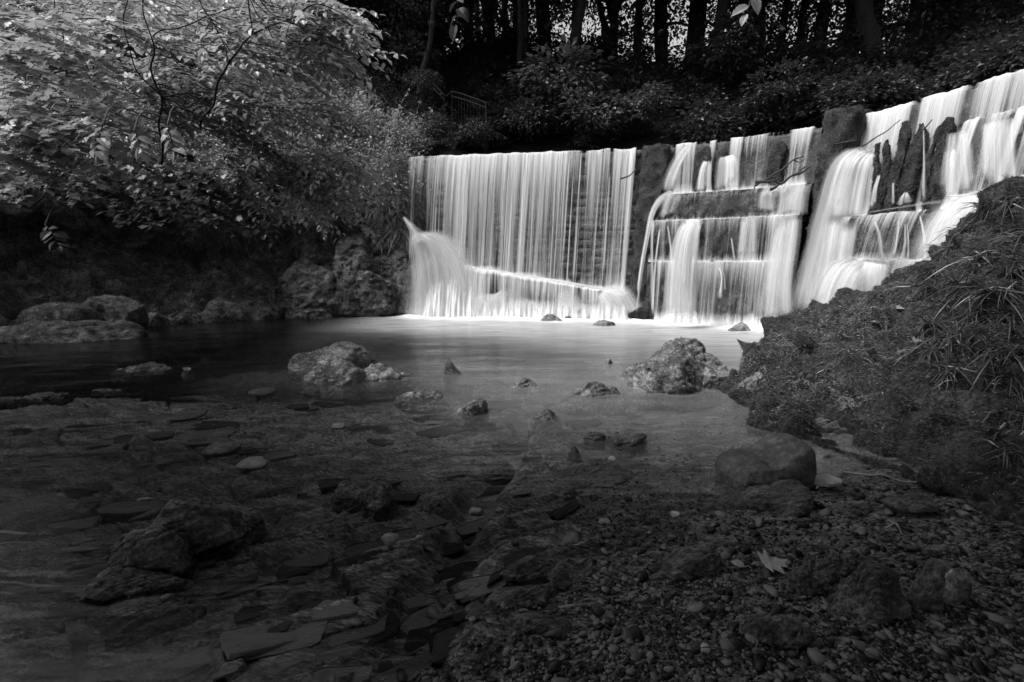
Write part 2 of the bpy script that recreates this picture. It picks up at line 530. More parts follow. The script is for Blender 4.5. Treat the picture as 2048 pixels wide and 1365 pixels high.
def hill_z(X, Y):
    d = crest_dist(X, Y)
    slope = np.interp(X, (-8, 3, 8, 16), (0.78, 0.76, 0.54, 0.34))
    dd = np.clip(d - 1.3, 0, 8.7)
    z = 3.72 + dd * slope - 1.0 * sstep(-0.2, -2.2, d) * 0
    z = z + np.clip(d - 12.3, 0, 60) * 0.02
    z = z + fbm(np.column_stack([X * 0.35, Y * 0.35, X * 0]), 4) * 0.7 * sstep(1.6, 4, d)
    return z

gx = np.concatenate([np.linspace(-60, -16, 22), np.linspace(-15.6, 26, 170), np.linspace(27, 90, 24)])
gy = np.concatenate([np.linspace(-6, 4, 12), np.linspace(4.3, 32, 120), np.linspace(33, 110, 24)])
GX, GY = np.meshgrid(gx, gy)
X, Y = GX.ravel(), GY.ravel()
D = crest_dist(X, Y)
Z = hill_z(X, Y)
Z = np.where(D < 0.55, -3.0, Z)                        # under the pool and the weir
Z = np.where((X < -3.2) & (D < 0.6), np.where(X < -13, 2.5 + np.clip(-13 - X, 0, 20) * 0.25, -3.0), Z)
Z = np.where((X > 9.5) & (D < 0.6), 2.0 + np.clip(X - 9.5, 0, 20) * 0.3, Z)
V = np.column_stack([X, Y, Z])
Fh = grid_faces(len(gy), len(gx))
hill = link('hillside', mesh('hillside', V, Fh, M['earth']))
tag(hill, kind='structure')

base = link('ground', mesh('ground', np.array([(-200, -150, -3.2), (200, -150, -3.2), (200, 250, -3.2), (-200, 250, -3.2)], float), np.array([[0, 1, 2, 3]]), M['earth']))
tag(base, kind='structure')

# stream bed: slaty bedrock ribs, a gravel beach, a deeper pool under the falls
SL_A, SL_B = np.array((-0.27, 1.23)), np.array((2.07, 2.75))
sd = (SL_B - SL_A) / np.linalg.norm(SL_B - SL_A); sn = np.array((sd[1], -sd[0]))

def gravel_mask(X, Y):
    d = (X - SL_A[0]) * sn[0] + (Y - SL_A[1]) * sn[1]
    w = fbm(np.column_stack([X * 1.3, Y * 1.3, X * 0 + 3]), 3) * 0.5
    near = sstep(-0.25, 0.25, d + w * 0.6)
    tongue = sstep(0.5, 0.15, np.abs(X - (1.05 + (Y - 2.6) * 0.25)) - 0.25 + w * 0.4) * sstep(1.6, 2.1, Y) * sstep(5.2, 4.2, Y)
    return np.clip(np.maximum(near, tongue), 0, 1)

def bed_z(X, Y, detail=True):
    d = (X - SL_A[0]) * sn[0] + (Y - SL_A[1]) * sn[1]
    z = np.where(d > 0, np.minimum(0.075 * d, 0.18), 0.085 * d)
    z = np.maximum(z, -0.20 - 0.03 * np.clip(-X - 1, 0, 4))
    z = z - 0.75 * sstep(5.2, 8.0, Y) - 0.12 * sstep(3.0, 5.5, Y)
    g = gravel_mask(X, Y)
    P3 = np.column_stack([X, Y, X * 0])
    wp = fbm(P3 * 0.9, 3)
    wq = fbm(P3 * 0.9 + 31, 3)
    q = X * math.cos(STRIKE) + Y * math.sin(STRIKE) + wq * 0.10
    p = -X * math.sin(STRIKE) + Y * math.cos(STRIKE) + wp * 0.13
    h = 0
    for W, Q, A, sk, T in ((0.34, 0.85, 0.10, 0.10, 0.075), (0.12, 0.42, 0.045, 0.25, 0.045), (0.038, 0.22, 0.016, -0.2, 0.014)):
        pi = np.floor(p / W); pf = p / W - pi
        qq = q / Q + rnd(pi.astype(int), 5) * 3 + pf * sk
        qi = np.floor(qq); qf = qq - qi
        blk = rnd(pi.astype(int), qi.astype(int), 3)
        h = h + A * (blk - 0.45) + T * (pf - 0.4) * (0.4 + 0.9 * rnd(pi.astype(int), qi.astype(int), 9)) + T * 0.5 * (qf - 0.5) * (rnd(qi.astype(int), pi.astype(int), 4) - 0.5)
        crack = sstep(0.06, 0.0, qf) * (rnd(pi.astype(int), qi.astype(int), 12) > 0.35)
        h = h - A * 0.55 * crack - T * 0.8 * sstep(0.93, 1.0, pf)
    # sand and grit collected in a gully along the view
    gul = sstep(0.20, 0.04, np.abs(X + 0.02 - (Y - 3.2) * 0.17 + fbm(P3 * 1.5 + 9, 2) * 0.25))
    h = h * (1 - 0.85 * gul) - 0.05 * gul
    h = h * (1 - g) + fbm(P3 * 4, 3) * 0.025 * g
    return z + h + fbm(P3 * 18, 3) * 0.006

nU, nR = 620, 560
uu = np.linspace(-1.75, 1.55, nU)
yy = 0.75 * (13.5 / 0.75) ** np.linspace(0, 1, nR)
UU, YY = np.meshgrid(uu, yy)
X = (UU * (YY * 0.97 + 0.35)).ravel(); Y = YY.ravel()
V = np.column_stack([X, Y, bed_z(X, Y)])
BV, BF = V, grid_faces(nR, nU)
bed = link('stream_bed', mesh('stream_bed', BV, BF, M['bed']))
tag(bed, kind='structure')
# the bed behind and beside the camera, coarser
bx, by = np.meshgrid(np.linspace(-22, 14, 90), np.linspace(-14, 0.74, 50))
X, Y = bx.ravel(), by.ravel()
link('stream_bed', mesh('stream_bed', np.column_stack([X, Y, bed_z(X, Y) - 0.01]), grid_faces(50, 90), M['bed']))['kind'] = 'structure'

# left bank: undercut mossy rock face with a steep planted bank on top
def gz(px, py, dz): p = gnd(px, py); p[2] += dz; return p
LB = [
    [gz(-900, 900, -.8), gz(-500, 760, -.8), gz(-150, 705, -.8), gz(100, 676, -.8), gz(330, 657, -.8), gz(545, 642, -.9), gz(700, 636, -1), gz(838, 629, -1), gz(900, 628, -1)],
    [gnd(-900, 880), gnd(-500, 745), gnd(-150, 697), gnd(100, 668), gnd(330, 650), gnd(545, 637), gnd(700, 632), gnd(835, 627), gnd(880, 622)],
    [at(-900, 700, 4.9), at(-500, 640, 6.5), at(-150, 610, 7.9), at(100, 590, 9.3), at(330, 590, 10.4), at(535, 575, 11.3), at(690, 540, 11.6), at(822, 545, 11.75), at(875, 560, 11.9)],
    [at(-900, 560, 5.6), at(-500, 520, 7.0), at(-150, 500, 8.5), at(100, 480, 10.1), at(330, 490, 11.2), at(535, 500, 11.7), at(680, 445, 11.9), at(806, 450, 11.85), at(850, 450, 12.2)],
    [at(-900, 460, 5.5), at(-500, 430, 6.6), at(-150, 410, 8.0), at(100, 400, 9.3), at(330, 390, 10.3), at(545, 400, 11.2), at(680, 385, 11.6), at(800, 380, 11.75), at(842, 370, 12.5)],
    [at(-900, 330, 6.6), at(-500, 310, 7.6), at(-150, 300, 9.0), at(100, 290, 10.2), at(330, 280, 11.0), at(545, 300, 11.9), at(680, 310, 12.2), at(798, 318, 12.0), at(835, 318, 12.9)],
    [at(-900, 160, 9), at(-500, 150, 10), at(-150, 150, 11), at(100, 150, 12), at(330, 150, 12.6), at(545, 185, 13.2), at(680, 225, 13.4), at(775, 268, 13.4), at(850, 300, 13.6)],
    [at(-900, 10, 12), at(-500, 0, 13), at(-150, -10, 14), at(100, 0, 15), at(330, 10, 15.6), at(545, 60, 16), at(680, 130, 16), at(775, 215, 15.6), at(880, 265, 15)],
    [at(-900, -60, 20), at(-500, -60, 20), at(-150, -60, 21), at(100, -50, 22), at(330, -40, 22), at(545, -20, 22), at(680, 40, 22), at(775, 120, 21), at(900, 200, 18)],
]
V, Fb = patch(LB, 300, 420)
nr = normals(V, Fb)
if nr[:, 2].mean() < 0: Fb = Fb[:, ::-1]; nr = -nr
lv_ = V @ np.array(((1, .3, .5), (-.3, 1, .2), (-.6, .1, 1)))
lump = np.abs(perlin(lv_ * 1.5)) * 1.1 + np.abs(perlin(lv_ * 3.4 + 5)) * .5 - .3
low = sstep(3.6, 2.2, V[:, 2])
V = V + nr * ((fbm(V * 0.7, 3) * 0.45 + lump * 0.38 * low + np.abs(perlin(V * 2.2 + 3)) * 0.28 * low + fbm(V * 4.5, 4) * 0.12 + fbm(V * 14, 3) * 0.04)[:, None])
LBV, LBF = V, Fb
lb = link('left_bank', mesh('left_bank', V, Fb, M['bank'])); tag(lb, kind='structure')

# right bank: mossy rock nose sloping into the stream
RB = [
    [gnd(1420, 790, -.35), gnd(1475, 845, -.3), gnd(1560, 900, -.3), gnd(1650, 935, -.25), gnd(1750, 965, -.2), gnd(1870, 1020, -.15), gnd(2080, 1100, -.1), gnd(2500, 1340, -.1)],
    [gnd(1452, 758, .03), gnd(1505, 815, .04), gnd(1575, 852, .05), gnd(1660, 882, .05), gnd(1755, 908, .08), gnd(1860, 955, .1), gnd(2060, 1020, .12), gnd(2450, 1200, .12)],
    [at(1468, 742, 5.3), at(1555, 760, 4.75), at(1630, 790, 4.35), at(1700, 815, 3.95), at(1770, 805, 3.62), at(1880, 835, 3.3), at(2050, 865, 3.0), at(2400, 950, 2.4)],
    [at(1485, 725, 5.6), at(1595, 690, 5.35), at(1690, 690, 5.05), at(1760, 700, 4.6), at(1830, 690, 4.2), at(1920, 680, 3.9), at(2060, 680, 3.5), at(2400, 700, 2.8)],
    [at(1500, 712, 5.8), at(1610, 645, 5.95), at(1720, 605, 5.85), at(1800, 575, 5.65), at(1870, 530, 5.3), at(1960, 455, 5.0), at(2060, 385, 4.6), at(2400, 260, 3.7)],
]
r4 = np.array(RB[4])
RB += [list(r4 + np.array((.45, .55, -.22))), list(r4 + np.array((1.1, 1.5, -1.3))), list(r4 + np.array((1.4, 2.0, -2.6)))]
V, Fb = patch(RB, 260, 320)
nr = normals(V, Fb)
if nr[:, 2].mean() < 0: Fb = Fb[:, ::-1]; nr = -nr
lump = fbm(V * np.array((1.8, 1.8, 2.0)) + 5, 3, True)
dg = np.array((0.8, 0.3, 0.5))
strat = fbm(np.column_stack([V @ np.array((0.5, -0.2, 0.9)) * 7, V @ dg * 1.2, V[:, 1] * 1.2]), 3)
V = V + nr * ((fbm(V * 1.0, 3) * 0.20 + lump * 0.17 + strat * 0.11 - np.abs(perlin(V * np.array((2.3, 2.3, 3.2)) + 4)) * -0.42 - 0.09 + np.abs(perlin(V * 6.0 + 9)) * 0.17 + fbm(V * 16, 3) * 0.03)[:, None])
RBV, RBF = V, Fb
rb = link('right_bank', mesh('right_bank', V, Fb, M['mossrock'])); tag(rb, kind='structure')

# water of the pool and stream
base_pts = np.vstack([wpt(np.linspace(s_px(830), S_B1b, 60), 1.0, 0)[:, :2], wpt(np.linspace(S_B1b, S_R1 - 1, 80), 1.15, 0)[:, :2]])
wx, wy = np.meshgrid(np.linspace(-14, 9, 230), np.concatenate([np.linspace(-13, 0.5, 20), np.linspace(0.6, 13.2, 150)]))
X, Y = wx.ravel(), wy.ravel()
P2 = np.column_stack([X, Y])
df = np.full(len(P2), 99.0)
for b in base_pts: df = np.minimum(df, np.hypot(P2[:, 0] - b[0], P2[:, 1] - b[1]))
foam = np.clip(1.25 - df / 0.75, 0, 1) * sstep(-3.2, -2.3, X)
milk_glow = (0.48 * sstep(4.2, 0.3, df) + 0.26 * sstep(7.2, 2.8, df)) * sstep(-4.6, -1.4, X)
milk_glow = milk_glow + 0.17 * np.exp(-((X - .35 - .1 * (Y - 4)) / 1.15) ** 2) * sstep(2.4, 4.6, Y) * sstep(8.5, 6.5, Y)      # glow of the falls' reflection painted into the water as a pale plume
wz = fbm(np.column_stack([X * 1.1, Y * 2.2, X * 0]), 2) * 0.012 + foam * (0.04 + fbm(np.column_stack([X * 2.5, Y * 2.5, X * 0 + 8]), 2) * 0.06)
water = link('water', mesh('water', np.column_stack([X, Y, wz]), grid_faces(170, 230), M['water'], attrs={'foam': foam, 'milk_glow': milk_glow, 'depth': np.clip(-bed_z(X, Y), 0.02, 1.2)}))
tag(water, kind='structure')
# the stream held back above the weir
ss = np.linspace(0, CS[-1], 80)
a = wpt(ss, -0.25, ZT + 0.012); b = wpt(ss, -1.8, ZT + 0.014)
up = link('upper_stream_water', mesh('upper_stream_water', np.vstack([a, b]), grid_faces(2, 80), M['water'], attrs={'depth': np.full(160, .5)}))
tag(up, kind='structure')

# ------------------------------------------------------------------ the weir
weir = empty('weir', wpt((S_B1a + S_B1b) / 2, 0.3, 0))
tag(weir, 'long curved stone weir of mossy stepped courses with water pouring over its crest', 'weir')

def face_part(name, s0, s1, prof, seed, amp=0.035, mat='wall', ds=0.035, fade=None):
    """a course of the weir: profile of (off, z) swept along the crest line and roughened"""
    ns = max(4, int((s1 - s0) / ds)); prof = np.asarray(prof, float)
    seg = np.concatenate([[0], np.cumsum(np.linalg.norm(np.diff(prof, axis=0), axis=1))])
    nt_ = max(6, int(seg[-1] / 0.05)); q = np.linspace(0, seg[-1], nt_)
    po = np.interp(q, seg, prof[:, 0]); pz = np.interp(q, seg, prof[:, 1])
    SS, OO = np.meshgrid(np.linspace(s0, s1, ns), po); _, ZZ = np.meshgrid(np.linspace(s0, s1, ns), pz)
    V = wpt(SS.ravel(), OO.ravel(), ZZ.ravel()); Fc = grid_faces(nt_, ns)
    n = normals(V, Fc)
    if (n[:, 1].mean() > 0): Fc = Fc[:, ::-1]; n = -n
    V = V + n * (fbm(V * np.array((3, 3, 1.6)) + seed, 4) * amp * 1.6 + fbm(V * 11 + seed, 3) * amp * 0.6)[:, None]
    o = link(name, mesh(name, local(weir, V), Fc, M[mat]), weir)
    return o, V, Fc

def ledge_z(s):      # sloping apron under the left curtain
    return np.interp(s, [s_px(880), s_px(1250)], [1.30, 0.56])

face_part('wall_face', S_L0, S_B1b, [(-0.45, ZT - 0.02), (-0.03, ZT - 0.01), (0.02, ZT - 0.06), (0.26, 0.0), (0.30, -1.0)], 1, 0.02)
# apron: rises to the left
sA = np.linspace(s_px(840), S_B1a + 0.1, 150)
prof_t = np.array([(0.0, 0.0), (0.30, 0.0), (0.34, -0.05), (0.44, -1.0)])
AV = []
for q in np.linspace(0, 3, 40):
    i = min(int(q), 2); f = q - i
    oo = prof_t[i, 0] * (1 - f) + prof_t[i + 1, 0] * f
    zrel = prof_t[i, 1] * (1 - f) + prof_t[i + 1, 1] * f
    lz = ledge_z(sA)
    zz = np.where(zrel > -0.06, lz + zrel, lz + (zrel + 0.05) * (lz + 0.6) / 0.95)
    AV.append(wpt(sA, 0.08 + 0.06 * (ZT - lz) + oo, zz))
AV = np.vstack(AV); AF = grid_faces(40, len(sA))
if normals(AV, AF)[:, 1].mean() > 0: AF = AF[:, ::-1]
AV = AV + normals(AV, AF) * (fbm(AV * 4, 3) * 0.05)[:, None]
link('apron', mesh('apron', local(weir, AV), AF, M['wall']), weir)

# coursed stones of the left wall face
stone_meshes = []
for k in range(6):
    V, Fc = ico(2); V = V.copy()
    m = np.max(np.abs(V), axis=1)[:, None]
    V = V * 0.35 + V / m * 0.6
    V = V + normals(V, Fc)  * (fbm(V * 1.5 + k * 7, 3) * 0.16)[:, None]
    stone_meshes.append(mesh('stone', V, Fc, M['wall']))
zrow, r_i = 0.75, 0
while zrow < 3.72:
    hh = 0.15 + 0.05 * rng.rand()
    s = S_L0 + 0.9 + rng.rand() * 0.3
    while s < S_B1a:
        L_ = 0.28 + 0.34 * rng.rand()
        if zrow > ledge_z(s) + 0.1:
            off = 0.02 + 0.24 * (1 - zrow / ZT)
            p = wpt(s + L_ / 2, off - 0.025 + .015 * rng.normal(), zrow + hh / 2 + .03 * math.sin(s * 2.1) + .012 * rng.normal())
            mw = Matrix.Translation(Vector(local(weir, p[None])[0])) @ Matrix.Rotation(yaw_at(s + L_ / 2) + 0.05 * rng.normal(), 4, 'Z') @ Matrix.Diagonal((L_ / 2 * 1.0, 0.035 + 0.03 * rng.rand(), hh / 2 * (0.9 + .2 * rng.rand()), 1))
            link('stone', stone_meshes[rng.randint(6)], weir, mw=mw)
        s += L_ + 0.015
    zrow += hh + 0.012

T2, T3, T4 = 2.80, 2.20, 1.30
face_part('wall_face', S_B1b - 0.1, S_B2a + 0.1, [(-0.45, ZT - 0.02), (0.0, ZT - 0.01), (0.05, ZT - 0.06), (0.10, T2 - 0.1)], 2, 0.03)
LEDGES = []
for (s0, s1, prof, sd_) in (
    (S_B1b - 0.15, S_B2a + 0.1, [(0.02, T2), (0.28, T2), (0.33, T2 - 0.06), (0.36, T3 - 0.1)], 3),
    (S_B1b - 0.25, S_B2a + 0.1, [(0.26, T3), (0.50, T3), (0.55, T3 - 0.06), (0.58, T4 - 0.1)], 4),
    (S_B1b - 0.35, S_B2a + 0.1, [(0.48, T4), (0.70, T4), (0.75, T4 - 0.06), (0.80, -0.9)], 5)):
    LEDGES.append(face_part('stepped_course', s0, s1, prof, sd_, 0.07))
R2, R3 = 2.08, 1.32
face_part('wall_face', S_B2b - 0.1, S_R1, [(-0.45, ZT - 0.02), (0.0, ZT - 0.01), (0.05, ZT - 0.06), (0.12, R2 - 0.1)], 6, 0.03)
for (s0, s1, prof, sd_) in (
    (s_px(1880), S_R1, [(0.0, 3.36), (0.13, 3.36), (0.17, 3.30), (0.24, R2 - 0.1)], 7),
    (S_B2b - 0.15, S_R1, [(0.02, R2), (0.48, R2), (0.53, R2 - 0.06), (0.56, R3 - 0.1)], 8),
    (S_B2b - 0.2, S_R1, [(0.48, R3), (0.84, R3), (0.90, R3 - 0.06), (0.96, -0.9)], 9)):
    LEDGES.append(face_part('stepped_course', s0, s1, prof, sd_, 0.07))
# wing of the wall at its left end goes into the bank; masonry top
def buttress(px_top, px_base, ztop, w_top, w_base, out_top, out_base, seed, lean=0.0):
    s_t = s_px(px_top, out_top); s_b = s_px(px_base, out_base)
    n = 60; zz = np.linspace(ztop, -0.9, n)
    ring = []
    m = 44
    for z in zz:
        f = 1 - max(0, z) / ztop
        c = s_t * (1 - f) + s_b * f; w = (w_top * (1 - f) + w_base * f) / 2; o = out_top * (1 - f) + out_base * f
        th = np.linspace(0, 2 * math.pi, m, endpoint=False)
        cx, cy = np.cos(th), np.sin(th)
        sq = np.maximum(np.abs(cx), np.abs(cy)) ** 0.85
        ring.append(wpt(c + w * cx / sq, -0.25 + (o + 0.25) / 2 + (o + 0.25) / 2 * cy / sq, z))
    V = np.vstack(ring)
    fs = []
    for i in range(n - 1):
        for j in range(m): fs.append((i * m + j, i * m + (j + 1) % m, (i + 1) * m + (j + 1) % m, (i + 1) * m + j))
    V = np.vstack([V, V[:m].mean(0)[None] + np.array((0, 0, .03))])
    Fq = np.array(fs); cap = np.array([(len(V) - 1, (j + 1) % m, j, j) for j in range(m)])
    Fc = np.vstack([np.vstack([Fq[:, [0, 1, 2]], Fq[:, [0, 2, 3]]]), cap[:, :3]])
    nn = normals(V, Fc)
    cen = V.mean(0)
    if ((V - cen) * nn).sum() < 0: Fc = Fc[:, ::-1]; nn = -nn
    V = V + nn * (fbm(V * 2.2 + seed, 3) * 0.12 + fbm(V * 8 + seed, 4) * 0.06 + fbm(V * 22, 2) * 0.02)[:, None]
    o = link('buttress', mesh('buttress', local(weir, V), Fc, M['mossrock']), weir)
    return o, V, Fc
B1 = buttress(1303, 1285, 3.86, 0.58, 0.52, 0.30, 0.85, 21)
B2 = buttress(1641, 1622, 4.00, 0.56, 0.50, 0.62, 1.05, 22)
for (o, V, Fc), k, n in ((B1, 5, 9000), (B2, 6, 11000)):
    P, Nn = sample_surface(V, Fc, n, np.random.RandomState(k), lambda c, nn: (c[:, 2] > 0.2) * (0.25 + np.clip(nn[:, 2], 0, 1)))
    bV, bF = blades(P, Nn, 0.03 + 0.05 * np.random.RandomState(k).rand(n) ** 3, 0.008, np.random.RandomState(k), 0.9, 1.2, 2, 0.1)
    tag(link('moss', mesh('moss', local(weir, bV), bF, M['mossblade']), weir), kind='stuff')
for o, V, Fc in LEDGES:
    P, Nn = sample_surface(V, Fc, 4000, rng, lambda c, nn: (c[:, 2] > 0.2) * 1.0)
    bV, bF = blades(P, Nn, 0.03 + 0.03 * rng.rand(4000), 0.008, rng, 0.6, 1.6, 2, 0.0)
    tag(link('moss', mesh('moss', local(weir, bV), bF, M['mossblade']), weir), kind='stuff')

# old stakes standing on the courses in front of the wall
def stake(px0, px1, pytop, zfoot, off, label, seed, thick=0.12, group=None):
    s0, s1 = s_px(px0, off), s_px(px1, off)
    c = wpt((s0 + s1) / 2, off, zfoot)
    # top height from the picture row at that distance
    d = ray((px0 + px1) / 2, pytop); h = ZC + d[2] * c[1] / d[1] - zfoot
    w = max(0.05, s1 - s0)
    rg = np.random.RandomState(seed)
    n, m = 46, 26
    V = []
    th = np.linspace(0, 2 * math.pi, m, endpoint=False)
    for i, z in enumerate(np.linspace(0, 1, n)):
        k = 1.08 - 0.2 * z - 0.5 * sstep(0.88, 1.0, z)
        cx, cy = np.cos(th), np.sin(th); sq = np.maximum(np.abs(cx), np.abs(cy)) ** 0.7
        V.append(np.column_stack([w / 2 * k * cx / sq + 0.03 * math.sin(z * 5 + seed), thick / 2 * k * cy / sq + 0.02 * math.cos(z * 4 + seed), np.full(m, z * h) + (z > 0.9) * 0.06 * perlin(np.column_stack([cx * 2, cy * 2, cx * 0 + seed]))]))
    V = np.vstack(V); fs = []
    for i in range(n - 1):
        for j in range(m): fs.append((i * m + j, i * m + (j + 1) % m, (i + 1) * m + (j + 1) % m, (i + 1) * m + j))
    V = np.vstack([V, V[-m:].mean(0)[None]])
    Fq = np.array(fs); Fc = np.vstack([Fq[:, [0, 1, 2]], Fq[:, [0, 2, 3]], np.array([((n - 1) * m + j, (n - 1) * m + (j + 1) % m, len(V) - 1) for j in range(m)])])
    nn = normals(V, Fc)
    V = V + nn * (fbm(V * np.array((9, 9, 3.5)) + seed, 4) * 0.055 + fbm(V * 26 + seed, 3) * 0.022)[:, None]
    V = V @ rotz(yaw_at((s0 + s1) / 2)).T
    o = link('weir_stake', mesh('weir_stake', V, Fc, M['mossrock']), loc=c)
    tag(o, label, 'stake', group)
    P, Nn = sample_surface(V, Fc, 1300, rg)
    bV, bF = blades(P, Nn, 0.025 + 0.03 * rg.rand(1300), 0.007, rg, 0.7, 1.6, 2, 0.0)
    tag(link('moss', mesh('moss', bV, bF, M['mossblade']), o), kind='stuff')
G1 = 'old mossy stakes standing on the right hand courses of the weir'
G2 = 'old mossy stakes standing on the middle courses of the weir'
stake(1858, 1881, 236, R2, 0.30, 'tallest and rightmost mossy stake of the row on the weir ledge', 1, 0.16, G1)
stake(1840, 1850, 254, R2, 0.30, 'thin pointed stake just left of the tallest mossy stake', 2, 0.09, G1)
stake(1797, 1822, 250, R2, 0.30, 'broad blunt mossy stake in the middle of the weir ledge row', 3, 0.14, G1)
stake(1768, 1790, 246, R2, 0.32, 'tall narrow-headed stake left of the broad blunt mossy stake', 4, 0.12, G1)
stake(1748, 1762, 281, R2, 0.34, 'short leaning stake beside the big water jet on the weir ledge', 5, 0.09, G1)
stake(1734, 1744, 288, R2, 0.34, 'leftmost low stake of the row touching the big water jet', 6, 0.09, G1)
stake(1387, 1416, 293, T2, 0.12, 'wide mossy stake block nearest the left buttress on the top course', 7, 0.16, G2)
stake(1423, 1443, 297, T2, 0.18, 'squared mossy stake with a flat top between two water jets', 8, 0.16, G2)
stake(1526, 1555, 285, T2, 0.16, 'dark mossy stake standing behind the lodged branches on the weir', 9, 0.16, G2)

# branches lodged against the weir
def stick(name, pts, r, mat, label, cat='branch', group=None, twigs=()):
    pts = np.array(pts, float); o = empty(name, pts[0]); tag(o, label, cat, group)
    P = catmull(pts, 26); P = P + np.column_stack([perlin(P * 6 + k * 9) for k in range(3)]) * r * 1.6
    V, Fc = tube(P, np.linspace(r, r * 0.45, len(P)), 7)
    link('stem', mesh('stem', local(o, V), Fc, M[mat]), o)
    for tp in twigs:
        V, Fc = tube(catmull(np.array(tp, float), 10), np.linspace(r * 0.5, r * 0.2, 10), 5)
        link('twig', mesh('twig', local(o, V), Fc, M[mat]), o)
    return o
GB = 'bare branches lodged on the weir'
yb = 9.05
stick('driftwood_branch', [at(1512, 372, yb), at(1545, 352, yb - .02), at(1585, 322, yb - .05), at(1606, 313, yb)], 0.022, 'twig', 'upper thin bare branch slanting up to the moss-topped buttress', group=GB, twigs=[[at(1588, 321, yb - .05), at(1600, 325, yb - .05), at(1612, 318, yb)]])
stick('driftwood_branch', [at(1540, 382, yb - .1), at(1575, 358, yb - .12), at(1612, 336, yb - .1)], 0.03, 'twig', 'thick bare branch lying below the thin one beside the buttress', group=GB)
stick('driftwood_branch', [at(1510, 364, yb - .15), at(1540, 362, yb - .2), at(1562, 368, yb - .18)], 0.028, 'twig', 'short level branch stub resting on the lip of the course', group=GB, twigs=[[at(1512, 364, yb - .15), at(1508, 378, yb - .15), at(1504, 388, yb - .12)]])
stick('driftwood_branch', [at(1588, 352, yb - .3), at(1606, 342, yb - .3), at(1622, 332, yb - .25)], 0.026, 'twig', 'broken-ended branch poking from the water beside the buttress', group=GB)
ys = 7.9
stick('driftwood_branch', [at(1668, 290, ys), at(1690, 286, ys), at(1712, 281, ys - .1)], 0.02, 'twig', 'bare branch sticking out over the big jet right of the buttress', group=GB, twigs=[[at(1690, 286, ys), at(1700, 279, ys), at(1714, 277, ys)], [at(1672, 290, ys), at(1670, 275, ys), at(1674, 262, ys)]])
stick('driftwood_branch', [at(1716, 298, 7.4), at(1745, 280, 7.2), at(1775, 262, 7.1), at(1800, 240, 7.0)], 0.012, 'twig', 'long thin twig leaning across the tops of the mossy stakes', group=GB)
stick('driftwood_branch', [at(1828, 272, 6.85), at(1845, 262, 6.8), at(1866, 240, 6.7)], 0.014, 'twig', 'short twig wedged between the two rightmost mossy stakes', group=GB)
stick('driftwood_branch', [at(1240, 358, 10.7), at(1258, 352, 10.6), at(1272, 340, 10.6)], 0.022, 'twig', 'short dark branch stub poking through the left curtain by the buttress', group=GB)

# ------------------------------------------------------------------ falling water
def bump_profile(px_list, base=0.0):
    """list of (px0, px1, strength) along the crest -> density function of s"""
    L_ = [(s_px(a, o), s_px(b, o), d) for a, b, d, o in px_list]
    def f(s):
        r = np.full_like(s, base) + (0.10 * fbm(np.column_stack([s * 3, s * 0 + base * 9, s * 0]), 2) if base else 0)
        r = r + 0.0
        for a, b, d in L_:
            w = (b - a) * 0.22 + 0.02
            r = np.maximum(r, (d + .13 * fbm(np.column_stack([s * 2.4, s * 0 + 5, s * 0]), 3)) * sstep(a - w, a + w, s) * sstep(b + w, b - w, s))
        return r
    return f

def veil(parent, s0, s1, z1, off1, z0, off0, dens_fn, seed, ds=0.02, drift=0.0, nrow=34, tfn=None, ztop_fn=None, zbot_fn=None, relief=0.03, fan=0.0):
    ns = int((s1 - s0) / ds); S = np.linspace(s0, s1, ns)
    z1a = z1 if ztop_fn is None else ztop_fn(S); z0a = z0 if zbot_fn is None else zbot_fn(S)
    z1a = np.broadcast_to(z1a, ns); z0a = np.broadcast_to(z0a, ns)
    rows = []; uv = []; dn = []
    ts = np.concatenate([np.linspace(-0.12, -0.02, 4), np.linspace(0, 1, nrow) ** 1.35])
    clump = fbm(np.column_stack([S * 9, S * 0 + seed, S * 0]), 3)
    for t in ts:
        if t < 0:
            off = off1 + t * 1.8; z = z1a + 0.03 + t * 0.05
        else:
            off = off1 + 0.02 + (off0 - off1) * (0.25 * t + 0.75 * np.sqrt(t)); z = z1a + 0.025 - (z1a + 0.025 - z0a) * t
        rel = relief * (clump + 0.5 * fbm(np.column_stack([S * 26, S * 0 + seed + 3, S * 0 + t * 1.5]), 2)) * max(0, min(1, t * 6 + 0.3))
        rows.append(wpt(S - drift * max(t, 0), off + rel, z + (0.05 * fbm(np.column_stack([S * 2.2, S * 0 + 40, S * 0]), 3) + 0.02 * fbm(np.column_stack([S * 14, S * 0 + seed, S * 0]), 2)) * (1 - min(1, max(t, 0)) )))
        uv.append(np.column_stack([S + seed * 7.7, np.full(ns, max(t, 0) * (z1 - z0) + t * 0.3)]))
        dn.append(dens_fn(S) * (tfn(t, S) if tfn else 1.0))
    V = np.vstack(rows); Fc = grid_faces(len(ts), ns)
    m = mesh('water_veil', local(parent, V), Fc, M['veil'], uv=np.vstack(uv), attrs={'dens': np.concatenate(dn)})
    return link('water_veil', m, parent)

